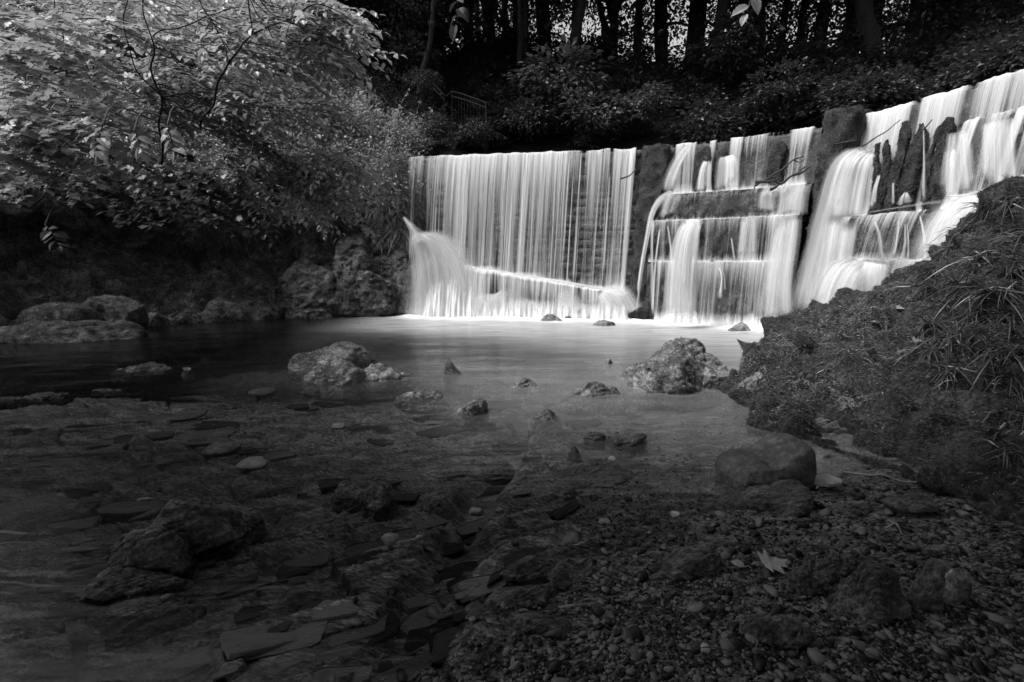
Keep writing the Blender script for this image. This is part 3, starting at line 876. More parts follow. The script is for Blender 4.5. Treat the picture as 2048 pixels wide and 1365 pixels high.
def ribbon(parent, P, W, dens, seed, name='water_strand', n=24, across=9, bulge=0.10, head=0.06, tail=0.15):
    P = catmull(np.array(P, float), n); W = np.interp(np.linspace(0, 1, n), np.linspace(0, 1, len(W)), W)
    T = np.gradient(P, axis=0); T /= np.linalg.norm(T, axis=1)[:, None]
    view = P - np.array((0, 0, ZC)); view[:, 2] *= 0.3
    mid = view.mean(0); mid /= np.linalg.norm(mid)           # one outward direction for the whole stream
    A = np.cross(T, mid[None]); A /= np.linalg.norm(A, axis=1)[:, None] + 1e-9
    u = np.linspace(-1, 1, across)
    V = P[:, None] + A[:, None] * (u[None, :, None] * W[:, None, None] / 2) - mid[None, None] * ((1 - u ** 2)[None, :, None] * W[:, None, None] * bulge / 2)
    L_ = np.concatenate([[0], np.cumsum(np.linalg.norm(np.diff(P, axis=0), axis=1))])
    uv = np.stack(np.broadcast_arrays(u[None] * W.mean() * 0.5 + seed * 3.3, L_[:, None]), -1).reshape(-1, 2)
    f = L_ / L_[-1]
    e = sstep(0, head, f) * sstep(1.0, 1 - tail, f)
    d = (e[:, None] * ((1 - u ** 2) ** 1.5)[None]) * dens
    V = V + mid[None, None] * (fbm(np.column_stack([np.repeat(u[None] * W[:, None] * 14, 1, 0).ravel(), np.full(n * across, seed * 1.7), np.repeat(L_ * 0.6, across)]), 2).reshape(n, across) * min(0.035, W.max() * 0.2))[..., None]
    m = mesh(name, local(parent, V.reshape(-1, 3)), grid_faces(n, across), M['strand'], uv=uv, attrs={'dens': d.ravel()})
    return link(name, m, parent)

def stream(parent, pts, ww, dd, seed, name='water_strand', tail=0.12):
    """a gush of water: a bundle of soft overlapping strands, spreading as it falls"""
    rg = np.random.RandomState(seed)
    P = catmull(np.array(pts, float), 12); W = np.interp(np.linspace(0, 1, 12), np.linspace(0, 1, len(ww)), ww)
    T = P[-1] - P[0]; mid = P.mean(0) - np.array((0, 0, ZC)); mid[2] *= .3; mid /= np.linalg.norm(mid)
    A = np.cross(T, mid); A /= np.linalg.norm(A)
    m = int(np.clip(W.max() / 0.045, 1, 11))
    for k in range(m):
        o = 0 if m == 1 else rg.uniform(-.42, .42)
        f = 1.0 if m == 1 else rg.uniform(.28, .7)
        dep = rg.uniform(-.05, .05) if m > 1 else 0
        a = int(rg.rand() < .3); b = 12 - int(rg.rand() < .35) - int(rg.rand() < .2)
        Q = P + A[None] * (o * W)[:, None] + mid[None] * dep
        ribbon(parent, Q[a:b], list((W * f)[a:b]), dd * rg.uniform(.35, .75) * (1.25 if m == 1 else 1), seed * 13 + k, name, 22, 11, .10, .07, tail)

def streams(parent, lst, Y0, seed0, name='water_strand', tail=0.12):
    for i, (pp, ww, dd) in enumerate(lst):
        stream(parent, [at(*p) for p in pp], [w * pp[0][2] / F for w in ww], min(dd, 1.5), seed0 + i, name, tail)

# --- left: one tall unbroken curtain
fl = empty('waterfall', wpt(s_px(1040), 0.4, 0))
tag(fl, 'tall unbroken silky curtain of water left of the first mossy buttress', 'waterfall', 'white falls over the weir')
def tf_left(t, s):
    a = np.interp(t, (-0.12, 0, 0.06, 0.22, 0.5, 0.72, 0.86, 1.0), (0.5, 0.64, 0.66, 0.58, 0.51, 0.52, 0.62, 0.9))
    lz = 1 - (ledge_z(s) / ZT)                       # apron line in t
    return a + 0.35 * np.exp(-((t - lz) / 0.012) ** 2) + 0.16 * sstep(lz - 0.005, lz + 0.05, t)
dl = bump_profile([(822, 862, 0.86, 0), (840, 1180, 1.02, 0), (1160, 1225, 0.9, 0), (1215, 1262, 0.96, 0), (1250, 1266, 1.15, 0)])
sl0, sl1 = s_px(818), s_px(1268)
veil(fl, sl0, sl1, ZT, 0.02, 0.02, 0.62, dl, 1, 0.018, tfn=tf_left, relief=0.05, drift=.14)
veil(fl, sl0, sl1, ZT, 0.0, 0.02, 0.50, lambda s: dl(s) * 0.9, 2, 0.02, tfn=tf_left, relief=0.04, drift=.14)
rg = np.random.RandomState(3)
for k in range(70):
    s = sl0 + 0.06 + (sl1 - sl0 - 0.1) * rg.rand()
    if s > s_px(1165) and rg.rand() < 0.55: continue
    z1 = ZT + 0.02 if rg.rand() < 0.75 else ZT * (0.5 + 0.4 * rg.rand()); zb = ZT * rg.choice([0.02, 0.02, 0.25, 0.5]) * rg.rand()
    zb = max(zb, 0.03)
    zz = np.linspace(z1, zb, 6); f = 1 - zz / ZT; fc = np.clip(f, 0, 1)
    off = 0.05 + 0.62 * (0.25 * fc + 0.75 * np.sqrt(fc)) + 0.04 * rg.rand()
    w = 0.012 + 0.05 * rg.rand() ** 2.5
    ribbon(fl, wpt(s - .14 * fc, off, zz), [w * 0.6, w, w * 1.2, w * 1.3], 0.8 + 0.6 * rg.rand(), k, tail=0.3)
# bright ledge line where the curtain hits the apron
ls = np.linspace(s_px(900), s_px(1258), 8)
ribbon(fl, wpt(ls, 0.50 + 0.06 * (ZT - ledge_z(ls)), ledge_z(ls) + 0.06), [0.05, 0.07, 0.08, 0.09, 0.08], 2.2, 77, 'foam_line', 40, 7, 0.3, 0.05, 0.02)
# the curtain runs on over the apron and breaks into spray at its foot
def tf_apron(t, s): return np.interp(t, (-0.12, 0, 0.1, 0.5, 0.8, 1.0), (0.85, 0.9, 0.58, 0.50, 0.66, 1.3))
da = bump_profile([(838, 1000, 1.1, .7), (960, 1180, 1.0, .7), (1150, 1262, 1.02, .7)])
for sd_, o_ in ((5, 0.0), (6, 0.05)):
    veil(fl, s_px(850, .6), s_px(1262, .6), 1.0, 0.60 + o_, 0.0, 0.90 + o_, da, sd_, 0.018, tfn=tf_apron, ztop_fn=lambda S: ledge_z(S) + 0.03, relief=0.05)
def tf_spray(t, s): return np.interp(t, (-0.12, 0, 0.3, 0.7, 1.0), (0.0, 0.28, 0.5, 0.8, 1.2)) * (0.85 + 0.5 * fbm(np.column_stack([s * 1.6, s * 0 + 3, s * 0]), 3))
veil(fl, s_px(835, .9), s_px(1262, .9), 0.55, 0.86, -0.02, 1.10, lambda s: np.ones_like(s) * sstep(s_px(835, .9), s_px(870, .9), s), 8, 0.018, tfn=tf_spray, relief=0.1)
veil(fl, s_px(838, .9), s_px(1010, .9), 1.05, 0.80, -0.02, 1.22, lambda s: sstep(s_px(836, .9), s_px(862, .9), s) * sstep(s_px(1010, .9), s_px(915, .9), s) * 1.15, 18, 0.018, tfn=tf_spray, relief=0.12)
yl = 11.25
Yl = lambda x, j, n: yl - 0.30 * j / n - max(0, x - 900) * 0.0022
for i, (pp, ww, dd) in enumerate([
    ([(806, 434), (815, 446), (825, 460), (838, 486)], (5, 9, 16, 34), .6),
    ([(828, 466), (842, 480), (850, 530), (856, 580), (860, 634)], (24, 44, 50, 56, 64), 1.0),
    ([(838, 470), (862, 482), (880, 520), (884, 570), (886, 634)], (26, 64, 70, 76, 90), 1.0),
    ([(850, 474), (890, 490), (916, 540), (926, 590), (930, 634)], (16, 46, 56, 70, 90), 0.9),
    ([(852, 520), (866, 560), (874, 600), (876, 636)], (60, 90, 110, 130), 1.0),
    ([(920, 560), (940, 572), (950, 600), (952, 636)], (24, 60, 80, 110), 1.0),
    ([(990, 585), (996, 600), (998, 638)], (50, 90, 120), 0.9),
    ([(1090, 600), (1096, 612), (1098, 640)], (60, 110, 150), 0.8),
    ([(1205, 584), (1222, 600), (1236, 640)], (50, 70, 90), .8),
    ]):
    stream(fl, [at(x, y, Yl(x, j, len(pp))) for j, (x, y) in enumerate(pp)], [w * yl / F for w in ww], dd, 90 + i, 'white_water', 0.05)

# --- middle: stepped cascade between the buttresses
fm = empty('waterfall', wpt(s_px(1480), 0.6, 0))
tag(fm, 'stepped cascade falling over four mossy courses between the two buttresses', 'waterfall', 'white falls over the weir')
def tf_tier(t, s): return np.interp(t, (-0.12, 0, 0.1, 0.4, 0.8, 0.95, 1.0), (0.5, 0.62, 0.60, 0.51, 0.50, 0.62, 0.9))
d1 = bump_profile([(1338, 1386, 1.05, .1), (1405, 1421, .95, .1), (1443, 1475, 1.05, .1), (1465, 1526, .86, .1), (1556, 1614, 1.0, .1), (1480, 1500, .95, .1)], .68)
d2 = bump_profile([(1312, 1352, .8, .35), (1500, 1535, .7, .35), (1534, 1563, .95, .35), (1562, 1610, .92, .35)], .76)
d3 = bump_profile([(1366, 1402, 1.2, .6), (1402, 1424, .8, .6), (1436, 1462, .72, .6), (1476, 1530, .92, .6), (1520, 1612, 1.0, .6), (1312, 1330, .7, .6)], .84)
d4 = bump_profile([(1338, 1402, 1.15, .8), (1404, 1446, .98, .8), (1440, 1500, .9, .8), (1495, 1545, .98, .8), (1535, 1614, .9, .8), (1330, 1420, .7, .8)], .88)
for sd_, k in ((11, 1.0), (12, 0.9)):
    veil(fm, s_px(1330), S_B2a, ZT, 0.06, T2 + .02, 0.28, lambda s: d1(s) * k, sd_, 0.014, tfn=tf_tier)
    veil(fm, s_px(1300), S_B2a, T2, 0.34, T3 + .02, 0.50, lambda s: d2(s) * k, sd_ + 4, 0.014, tfn=tf_tier)
    veil(fm, s_px(1300), S_B2a, T3, 0.56, T4 + .02, 0.70, lambda s: d3(s) * k, sd_ + 8, 0.014, tfn=tf_tier)
    veil(fm, s_px(1320), S_B2a, T4, 0.76, 0.02, 0.98, lambda s: d4(s) * k, sd_ + 12, 0.014, tfn=tf_tier)
streams(fm, [
    ([(1372, 292, 9.9), (1355, 315, 9.75), (1338, 350, 9.65), (1330, 384, 9.6)], (20, 26, 30, 34), 1.0),
    ([(1350, 384, 9.6), (1325, 400, 9.45), (1306, 430, 9.35), (1296, 475, 9.25), (1284, 540, 9.2), (1273, 628, 9.15)], (18, 18, 12, 10, 9, 9), 1.5),
    ([(1350, 384, 9.6), (1340, 405, 9.5), (1330, 440, 9.4)], (26, 26, 22), 1.1),
    ([(1304, 438, 9.3), (1302, 480, 9.2), (1302, 540, 9.15), (1302, 632, 9.1)], (8, 8, 10, 14), 1.4),
    ([(1320, 455, 9.3), (1314, 500, 9.2), (1308, 560, 9.15), (1304, 628, 9.1)], (4, 5, 6, 8), 1.3),
    ([(1335, 450, 9.3), (1341, 490, 9.2), (1345, 528, 9.1)], (4, 5, 6), 1.2),
    ([(1388, 438, 9.25), (1372, 470, 9.05), (1362, 530, 8.95), (1356, 636, 8.9)], (30, 36, 44, 54), 1.6),
    ([(1396, 436, 9.25), (1386, 470, 9.05), (1378, 540, 8.95), (1372, 636, 8.9)], (16, 20, 26, 34), 1.4),
    ([(1415, 322, 9.6), (1410, 345, 9.5), (1407, 384, 9.45)], (14, 20, 26), 1.6),
    ([(1452, 312, 9.5), (1454, 330, 9.4), (1452, 384, 9.35)], (18, 30, 36), 1.5),
    ([(1548, 372, 9.1), (1536, 390, 8.95), (1532, 430, 8.9)], (24, 24, 26), 1.1),
    ([(1590, 368, 9.0), (1580, 400, 8.9), (1576, 430, 8.85)], (46, 48, 50), 0.8),
    ([(1462, 470, 9.1), (1466, 500, 9.0), (1470, 526, 8.95)], (4, 5, 5), 1.2),
    ([(1438, 532, 8.9), (1446, 555, 8.8), (1444, 600, 8.75)], (5, 8, 16), 1.4),
    ([(1580, 430, 8.95), (1572, 480, 8.85), (1560, 560, 8.75), (1556, 640, 8.7)], (40, 46, 50, 60), 1.1),
    ([(1500, 432, 9.1), (1496, 480, 9.0), (1492, 526, 8.95)], (30, 34, 36), 0.9),
    ], 9.3, 200)

# --- right: broad cascade beyond the second buttress
fr_ = empty('waterfall', wpt(s_px(1800), 0.7, 0))
tag(fr_, 'broad bright cascade right of the moss-topped buttress running out above the grassy bank', 'waterfall', 'white falls over the weir')
e1 = bump_profile([(1672, 1700, .95, .1), (1690, 1800, 1.12, .1), (1800, 1900, 1.08, .1), (1890, 2100, .98, .1), (2060, 2500, 1.1, .1)])
e1b = bump_profile([(1885, 1925, 1.0, .3), (1930, 1985, .9, .3), (1985, 2012, 1.1, .3), (2012, 2048, 1.0, .3), (2048, 2500, 1.0, .3)])
e2 = bump_profile([(1672, 1702, 1.1, .6), (1700, 1870, .9, .6), (1860, 2500, 1.15, .6)])
e3 = bump_profile([(1660, 1740, 1.15, .95), (1735, 1880, .92, .95), (1860, 2500, 1.1, .95)])
s2, s3 = s_px(1672), s_px(2350)
def tf_r1(t, s): return np.interp(t, (-0.12, 0, 0.1, 0.4, 0.8, 0.95, 1.0), (0.5, 0.64, 0.62, 0.53, 0.47, 0.54, 0.8))
for sd_, k in ((31, 1.0), (32, 0.9)):
    veil(fr_, s2, s3, ZT, 0.06, R2 + .02, 0.22, lambda s: e1(s) * k, sd_, 0.014, tfn=tf_r1)
    veil(fr_, s_px(1880), s3, 3.36, 0.19, R2 + .02, 0.42, lambda s: e1b(s) * k, sd_ + 4, 0.014, tfn=tf_tier, relief=0.05)
    veil(fr_, s_px(1660), s3, R2, 0.54, R3 + .02, 0.82, lambda s: e2(s) * k, sd_ + 8, 0.014, tfn=tf_tier)
    veil(fr_, s_px(1650), s3, R3, 0.91, 0.02, 1.2, lambda s: e3(s) * k, sd_ + 12, 0.014, tfn=tf_tier)
streams(fr_, [
    ([(1738, 300, 7.4), (1706, 310, 7.3), (1682, 345, 7.3), (1660, 430, 7.4), (1640, 530, 7.5), (1622, 628, 7.6)], (30, 40, 50, 56, 70, 90), 2.0),
    ([(1730, 305, 7.3), (1708, 325, 7.2), (1694, 370, 7.2), (1680, 435, 7.2)], (30, 44, 50, 56), 1.5),
    ([(1690, 440, 7.3), (1680, 500, 7.2), (1668, 580, 7.2), (1660, 636, 7.3)], (50, 50, 56, 70), 1.3),
    ([(1720, 522, 7.1), (1690, 535, 6.95), (1670, 570, 6.9), (1655, 630, 6.9)], (50, 60, 70, 90), 1.6),
    ([(1730, 522, 7.0), (1722, 550, 6.9), (1718, 620, 6.85)], (60, 70, 80), 1.0),
    ([(1760, 350, 7.0), (1752, 380, 6.95), (1748, 416, 6.95)], (6, 10, 14), 1.4),
    ([(1718, 355, 7.2), (1716, 390, 7.15), (1715, 425, 7.1)], (4, 6, 7), 1.2),
    ([(1848, 250, 6.9), (1849, 330, 6.8), (1848, 404, 6.75)], (5, 7, 12), 1.3),
    ([(1786, 365, 6.9), (1786, 390, 6.85), (1786, 414, 6.85)], (4, 5, 6), 1.2),
    ([(1812, 385, 6.85), (1811, 395, 6.8), (1811, 410, 6.8)], (5, 14, 24), 1.4),
    ([(1748, 440, 6.95), (1758, 470, 6.85), (1764, 520, 6.8)], (5, 7, 9), 1.3),
    ([(1798, 440, 6.8), (1794, 480, 6.7), (1786, 520, 6.65)], (6, 9, 14), 1.3),
    ([(1812, 440, 6.8), (1814, 480, 6.7), (1812, 520, 6.65)], (6, 12, 18), 1.2),
    ([(1842, 430, 6.7), (1852, 470, 6.6), (1858, 520, 6.55)], (6, 10, 16), 1.4),
    ([(1900, 300, 6.75), (1896, 340, 6.65), (1893, 395, 6.6)], (16, 20, 26), 1.2),
    ([(1915, 262, 6.75), (1914, 320, 6.6), (1916, 390, 6.5)], (24, 34, 40), 1.2),
    ([(1998, 240, 6.4), (1998, 300, 6.25), (2000, 375, 6.15)], (40, 40, 44), 1.2),
    ], 7.3, 300)
# white water heaped on the ledge beside the grassy bank
streams(fr_, [
    ([(1890, 396, 6.5), (1930, 400, 6.3), (1990, 385, 6.1), (2060, 360, 5.9)], (14, 26, 30, 30), 1.4),
    ([(1965, 398, 6.3), (1940, 430, 6.2), (1915, 480, 6.1), (1895, 560, 6.0)], (70, 100, 110, 110), 1.4),
    ([(2000, 388, 6.1), (1985, 420, 6.0), (1970, 470, 5.95), (1960, 540, 5.9)], (80, 120, 130, 130), 1.4),
    ([(1660, 436, 7.5), (1720, 428, 7.2), (1800, 415, 6.9), (1890, 402, 6.6)], (3, 3, 4, 8), .8),
    ([(1660, 524, 7.2), (1740, 522, 6.9), (1830, 524, 6.6)], (5, 4, 3), .9)], 6, 400, 'white_water', .06)
# spray along the feet of the stepped falls
for par, a_, b_, sd_ in ((fm, S_B1b - .1, S_B2a + .1, 41), (fr_, S_B2b - .4, s_px(2200), 42)):
    veil(par, a_, b_, 0.42, 1.0, -0.02, 1.25, lambda s: np.ones_like(s), sd_, 0.02, tfn=tf_spray, relief=0.08)

# ------------------------------------------------------------------ rocks
def put_rock(name, label, px0, px1, pytop, pybase, seed, cat='rock', mat='rock', group=None, depth=0.8, bury=0.15, zw=0.0, sub=5, moss=0, mossL=0.03, **kw):
    """a rock whose waterline / foot is at picture row pybase, between columns px0 and px1, top at row pytop"""
    p = gnd((px0 + px1) / 2, pybase, zw)
    w = (px1 - px0) / F * (p[1] * cp + 0.17 * (ZC - zw))
    dp = w * depth
    c = p.copy(); c[1] += dp * 0.42; c[0] += dp * 0.42 * p[0] / p[1]
    h = max(0.015, at((px0 + px1) / 2, pytop, c[1])[2] - zw)
    sz = (w / 2 * 1.05, dp / 2 * 1.05, (h + bury) / 2 * 1.08)
    V, Fc = rock(seed, sz, sub, **kw)
    # sit it so that its top is at the height seen
    V[:, 2] += zw + h - V[:, 2].max()
    wd = V[:, 0].max() - V[:, 0].min()
    V[:, 0] = (V[:, 0] - (V[:, 0].max() + V[:, 0].min()) / 2) * (w / wd) * 1.0
    o = link(name, mesh(name, V, Fc, M[mat]), loc=(c[0], c[1], 0))
    tag(o, label, cat, group)
    if moss:
        r_ = np.random.RandomState(seed + 500)
        P, Nn = sample_surface(V, Fc, moss, r_, lambda cc, nn: (cc[:, 2] > zw + 0.01) * np.clip(nn[:, 2] + 0.2, 0, 1) * (fbm(cc * 6 + seed, 2) > -0.12))
        bV, bF = blades(P, Nn, mossL * (0.5 + r_.rand(moss)), mossL * 0.16, r_, 0.9, 0.9, 2, 0.3)
        tag(link('moss', mesh('moss', bV, bF, M['mossblade']), o), kind='stuff')
    return o

GP = 'rocks standing out of the shallow pool'
put_rock('rock', 'angular dark rock at the back of the left pool group', 600, 745, 688, 742, 31, group=GP, depth=0.9, layer=(0.5, -0.3, 0.8), lay_t=0.09, lay_a=0.10, cuts=8, cutd=(.5, .8), rough=0.16, moss=1500, mossL=.02, grain=.5, grain_a=.11)
put_rock('rock', 'low shoulder of mossy rock left of the angular dark rock', 583, 680, 703, 741, 32, group=GP, rough=0.2, moss=2500, mossL=.025, grain=.5, grain_a=.11)
put_rock('rock', 'rounded mossy rock in front of the angular dark rock', 612, 742, 716, 769, 33, group=GP, depth=0.8, rough=0.2, moss=4500, mossL=.025, grain=.5, grain_a=.11)
put_rock('rock', 'flat low rock shelf trailing right from the rounded mossy rock', 690, 838, 728, 764, 34, group=GP, depth=0.5, rough=0.22, layer=(0.2, 0, 1), lay_t=.05, moss=1500, mossL=.02, grain=.5, grain_a=.11)
# the leaning shard
sh = gnd(915, 748)
V, Fc = ico(4); V = V.copy()
V = V * np.array((0.19, 0.06, 0.34))
V = V + normals(V, Fc) * (fbm(V * 9, 3) * 0.03)[:, None]
V[:, 0] = V[:, 0] * (1 - 0.8 * sstep(-0.1, 0.4, V[:, 2])) - 0.11 * sstep(-0.15, 0.36, V[:, 2])
V[:, 2] += 0.21 - V[:, 2].max()
o = link('rock', mesh('rock', V, Fc, M['slate']), loc=(sh[0], sh[1], 0))
tag(o, 'pointed slate shard standing upright in the middle of the pool', 'rock', GP)
put_rock('rock', 'tiny dark stone between the shard and the large pool boulder', 1204, 1231, 717, 728, 36, group=GP, rough=0.2, grain=.5, grain_a=.11)
put_rock('rock', 'largest pale mossy boulder in the pool near the right bank', 1232, 1442, 702, 783, 37, group=GP, depth=0.85, cuts=7, rough=0.17, layer=(0.6, -0.2, 0.7), lay_t=0.13, lay_a=0.07, mat='rock', moss=7000, mossL=.022, grain=.5, grain_a=.11)
put_rock('rock', 'knobbly rock crest piled on the back of the largest pool boulder', 1300, 1415, 675, 742, 38, group=GP, depth=0.8, cuts=9, cutd=(.5, .85), rough=0.22, moss=2500, mossL=.02, grain=.5, grain_a=.11)
put_rock('rock', 'round-topped small rock right of the largest pool boulder', 1385, 1450, 706, 742, 39, group=GP, rough=0.2, cuts=7, grain=.5, grain_a=.11)
put_rock('rock', 'blocky rock at the right foot of the largest pool boulder', 1392, 1446, 735, 778, 40, group=GP, rough=0.2, cuts=7, grain=.5, grain_a=.11)
put_rock('rock', 'long low rough rock just left of the largest pool boulder', 1105, 1262, 762, 793, 41, group=GP, depth=0.45, rough=0.26, moss=1500, mossL=.015, grain=.5, grain_a=.11)
put_rock('rock', 'small awash rock right of the slate shard', 1014, 1082, 757, 777, 42, group=GP, depth=0.5, rough=0.3, grain=.5, grain_a=.11)
put_rock('rock', 'thin awash rock ridge below the left pool group', 786, 900, 781, 797, 43, group=GP, depth=0.35, rough=0.3, grain=.5, grain_a=.11)
put_rock('rock', 'dark split rock with a rounded back in mid stream', 910, 980, 794, 829, 44, group=GP, depth=0.8, rough=0.2, cuts=8, layer=(0.8, 0, 0.5), lay_t=.06, grain=.5, grain_a=.11)
put_rock('rock', 'flat black rock with a pale foot right of the split rock', 1050, 1126, 818, 841, 45, group=GP, depth=0.6, rough=0.2, grain=.5, grain_a=.11)
put_rock('rock', 'low layered rock in the shallows toward the gravel', 1205, 1298, 866, 893, 46, group=GP, depth=0.5, mat='slate', layer=(0.3, -0.3, 0.9), lay_t=.03, lay_a=.16, rough=0.2, grain=.5, grain_a=.11)
put_rock('rock', 'small thin rock blade left of the low layered rock', 1160, 1222, 864, 882, 47, group=GP, depth=0.4, mat='slate', layer=(0.3, -0.3, 0.9), lay_t=.025, rough=0.2, grain=.5, grain_a=.11)
put_rock('rock', 'little dark rock below the low layered rock', 1134, 1166, 892, 905, 48, group=GP, depth=0.5, mat='slate', grain=.5, grain_a=.11)
put_rock('rock', 'narrow mossy rock awash near the left bank', 222, 352, 727, 743, 49, group=GP, depth=0.35, mat='mossrock', rough=0.35, moss=1800, mossL=.02, grain=.5, grain_a=.11)
put_rock('rock', 'tiny rock tip right of the narrow mossy rock', 362, 388, 735, 741, 50, group=GP, depth=0.5, rough=0.2, grain=.5, grain_a=.11)
put_rock('rock', 'broken rocky ledge awash at the far left', 48, 140, 785, 798, 51, group=GP, depth=0.25, bury=.05, mat='mossrock', rough=0.4, layer=(0.2, 0, 1), lay_t=.05, grain=.5, grain_a=.11)
put_rock('rock', 'low rock edge awash beside the broken rocky ledge', -40, 58, 794, 802, 52, group=GP, depth=0.25, bury=.05, mat='mossrock', rough=0.4, grain=.5, grain_a=.11)
put_rock('rock', 'thin crust of rock right of the broken rocky ledge', 178, 248, 777, 783, 53, group=GP, depth=0.25, bury=.05, mat='mossrock', rough=0.4, grain=.5, grain_a=.11)
GF = 'rocks at the foot of the falls'
put_rock('rock', 'dark rock in the foam below the tall curtain', 1073, 1124, 628, 645, 54, group=GF, rough=0.22)
put_rock('rock', 'pale humped rock veiled by spray at the foot of the curtain', 1142, 1212, 620, 641, 55, group=GF, rough=0.2)
put_rock('rock', 'tiny stone between the two rocks in the foam', 1124, 1146, 632, 642, 56, group=GF, rough=0.2)
put_rock('rock', 'smooth low rock in front of the first buttress', 1178, 1232, 642, 653, 57, group=GF, rough=0.12)
put_rock('rock', 'small pyramid rock in the foam of the stepped cascade', 1454, 1496, 645, 665, 58, group=GF, rough=0.12)
put_rock('rock', 'upright dark stone standing inside the stepped cascade', 1456, 1484, 597, 643, 59, group=GF, depth=0.8, rough=0.2, bury=.3)
put_rock('rock', 'squat rock behind the upright stone in the cascade', 1404, 1462, 612, 641, 60, group=GF, depth=0.7, rough=0.15)
put_rock('rock', 'rounded dark boulder under the spray by the right bank', 1575, 1620, 640, 662, 61, group=GF, rough=0.12)
GL = 'mossy boulders along the left bank'
put_rock('rock', 'domed fuzzy moss boulder at the left edge', -70, 88, 583, 672, 62, 'boulder', 'moss', GL, depth=0.8, rough=0.12, cuts=2, moss=16000, mossL=.045, sub=5)
put_rock('rock', 'flat-topped moss boulder beside the domed one', 62, 208, 606, 676, 63, 'boulder', 'moss', GL, depth=0.7, rough=0.14, cuts=3, moss=14000, mossL=.04)
put_rock('rock', 'long low mossy boulder at the waterline on the left', 0, 282, 640, 686, 64, 'boulder', 'moss', GL, depth=0.42, rough=0.2, cuts=2, moss=16000, mossL=.035)
put_rock('rock', 'dark moss hump behind the low waterline boulder', 150, 305, 590, 668, 65, 'boulder', 'moss', GL, depth=0.5, rough=0.2, moss=6000, mossL=.035)
put_rock('rock', 'angular mossy rock at the foot of the outcrop', 640, 724, 574, 636, 66, 'boulder', 'mossrock', GL, depth=0.6, rough=0.24, cuts=8, moss=2500, mossL=.03)
put_rock('rock', 'squat mossy rock on the waterline left of the outcrop', 500, 560, 600, 640, 67, 'boulder', 'mossrock', GL, depth=0.8, rough=0.24, moss=2000, mossL=.03)

for x0, x1, yt, yb_, sd_, dep, lab in (
    (740, 846, 492, 631, 151, .8, 'tall craggy lump of mossy rock touching the white water'), (650, 775, 458, 634, 152, .9, 'highest craggy lump of the mossy outcrop'),
    (555, 700, 515, 637, 153, .8, 'broad mossy lump at the far end of the outcrop'), (690, 800, 540, 634, 154, .6, 'lower mossy lump in front of the outcrop'), (585, 665, 560, 637, 155, .7, 'small mossy lump at the waterline of the outcrop')):
    put_rock('rock', lab, x0, x1, yt, yb_, sd_, 'boulder', 'bank', 'lumps of the mossy outcrop left of the curtain', depth=dep, bury=.3, sub=6, rough=.16, cuts=16, cutd=(.4, .85), grain=-.6, grain_a=.08, moss=5000, mossL=.035)
GB_ = 'stones on the gravel shore'
def plate(seed, a, b, t, tilt=(0.0, 0.0), yaw=0.0):
    """a thin slate plate: broken polygon outline, split edge, gently rough top"""
    rg = np.random.RandomState(seed)
    m = 72; th = np.linspace(0, 2 * math.pi, m, endpoint=False)
    r = np.full(m, 9.0)
    for k in range(rg.randint(5, 9)):
        ph = rg.uniform(0, 2 * math.pi) if k > 3 else k * math.pi / 2 + rg.normal() * .25
        c = np.cos(th - ph); d = rg.uniform(.72, 1.0)
        r = np.minimum(r, np.where(c > .05, d / np.maximum(c, .05), 9))
    r = np.minimum(r, 1.35)
    r = r * (1 + .05 * perlin(np.column_stack([np.cos(th) * 3, np.sin(th) * 3, th * 0 + seed])))
    rows = []
    nst = rg.randint(2, 5)
    for q in np.linspace(0, 1, 12):
        x, y = a * r * q * np.cos(th), b * r * q * np.sin(th)
        sv = np.clip((y / b * .5 + .5 + .12 * fbm(np.column_stack([x * 1.5 / a, y * 1.5 / b, x * 0 + seed]), 2)) * nst, 0, nst)
        step = -t * .28 * (np.floor(sv) + sstep(.6, 1, sv - np.floor(sv))) / nst
        rows.append(np.column_stack([x, y, t * .5 + step - t * .10 * q ** 8]))
    for z in np.linspace(.42, -.9, 9):
        k = 1.0 + .05 * (rnd(int((z + 2) * 60), seed) - .3)
        rows.append(np.column_stack([a * r * k * np.cos(th), b * r * k * np.sin(th), np.full(m, z * t) - t * .1]))
    V = np.vstack(rows); fs = grid_faces(len(rows), m)
    wrap = np.array([(i * m + m - 1, i * m, (i + 1) * m, (i + 1) * m + m - 1) for i in range(len(rows) - 1)])
    Fc = np.vstack([fs, wrap])[:, ::-1]
    V = V + np.column_stack([V[:, 0] * 0, V[:, 0] * 0, fbm(V * np.array((4, 14, 4)) + seed, 4) * .014 + fbm(V * np.array((1.5, 4, 2)) + seed, 2) * .02])
    V[:, :2] += (fbm(V * np.array((8, 8, 40)) + seed, 3) * .012)[:, None]
    R = rotz(yaw) @ rotax((0, 1, 0), tilt[0]) @ rotax((1, 0, 0), tilt[1])
    return V @ R.T, Fc

# the smooth boulder with a saddle
pb = gnd(1548, 968, 0.02)
V, Fc = ico(6); V = V.copy()
m_ = np.max(np.abs(V), axis=1)[:, None]; V = V * 0.62 + V / m_ * 0.36
V = V * np.array((0.275, 0.20, 0.20))
xx = V[:, 0]
top = 0.105 + 0.135 * sstep(-.06, 0.19, xx) - 0.03 * sstep(0.2, 0.28, xx) - 0.035 * sstep(-.12, -.28, xx) - .012 * np.exp(-((xx - .0) / .05) ** 2)
V[:, 2] = np.where(V[:, 2] > 0, V[:, 2] / .196 * top, V[:, 2])
nn = normals(V, Fc)
V = V + nn * (fbm(V * 5 + 2, 3) * 0.020 + fbm(V * 14, 3) * .006 + fbm(V * 40, 3) * 0.002)[:, None]
V[:, 2] += 0.26 - V[:, 2].max()
V = V @ rotz(0.12).T
o = link('boulder', mesh('boulder', V, Fc, M['boulder']), loc=(pb[0], pb[1] + 0.12, 0.0))
tag(o, 'smooth grey boulder with a saddle-shaped top on the gravel shore', 'boulder', GB_)
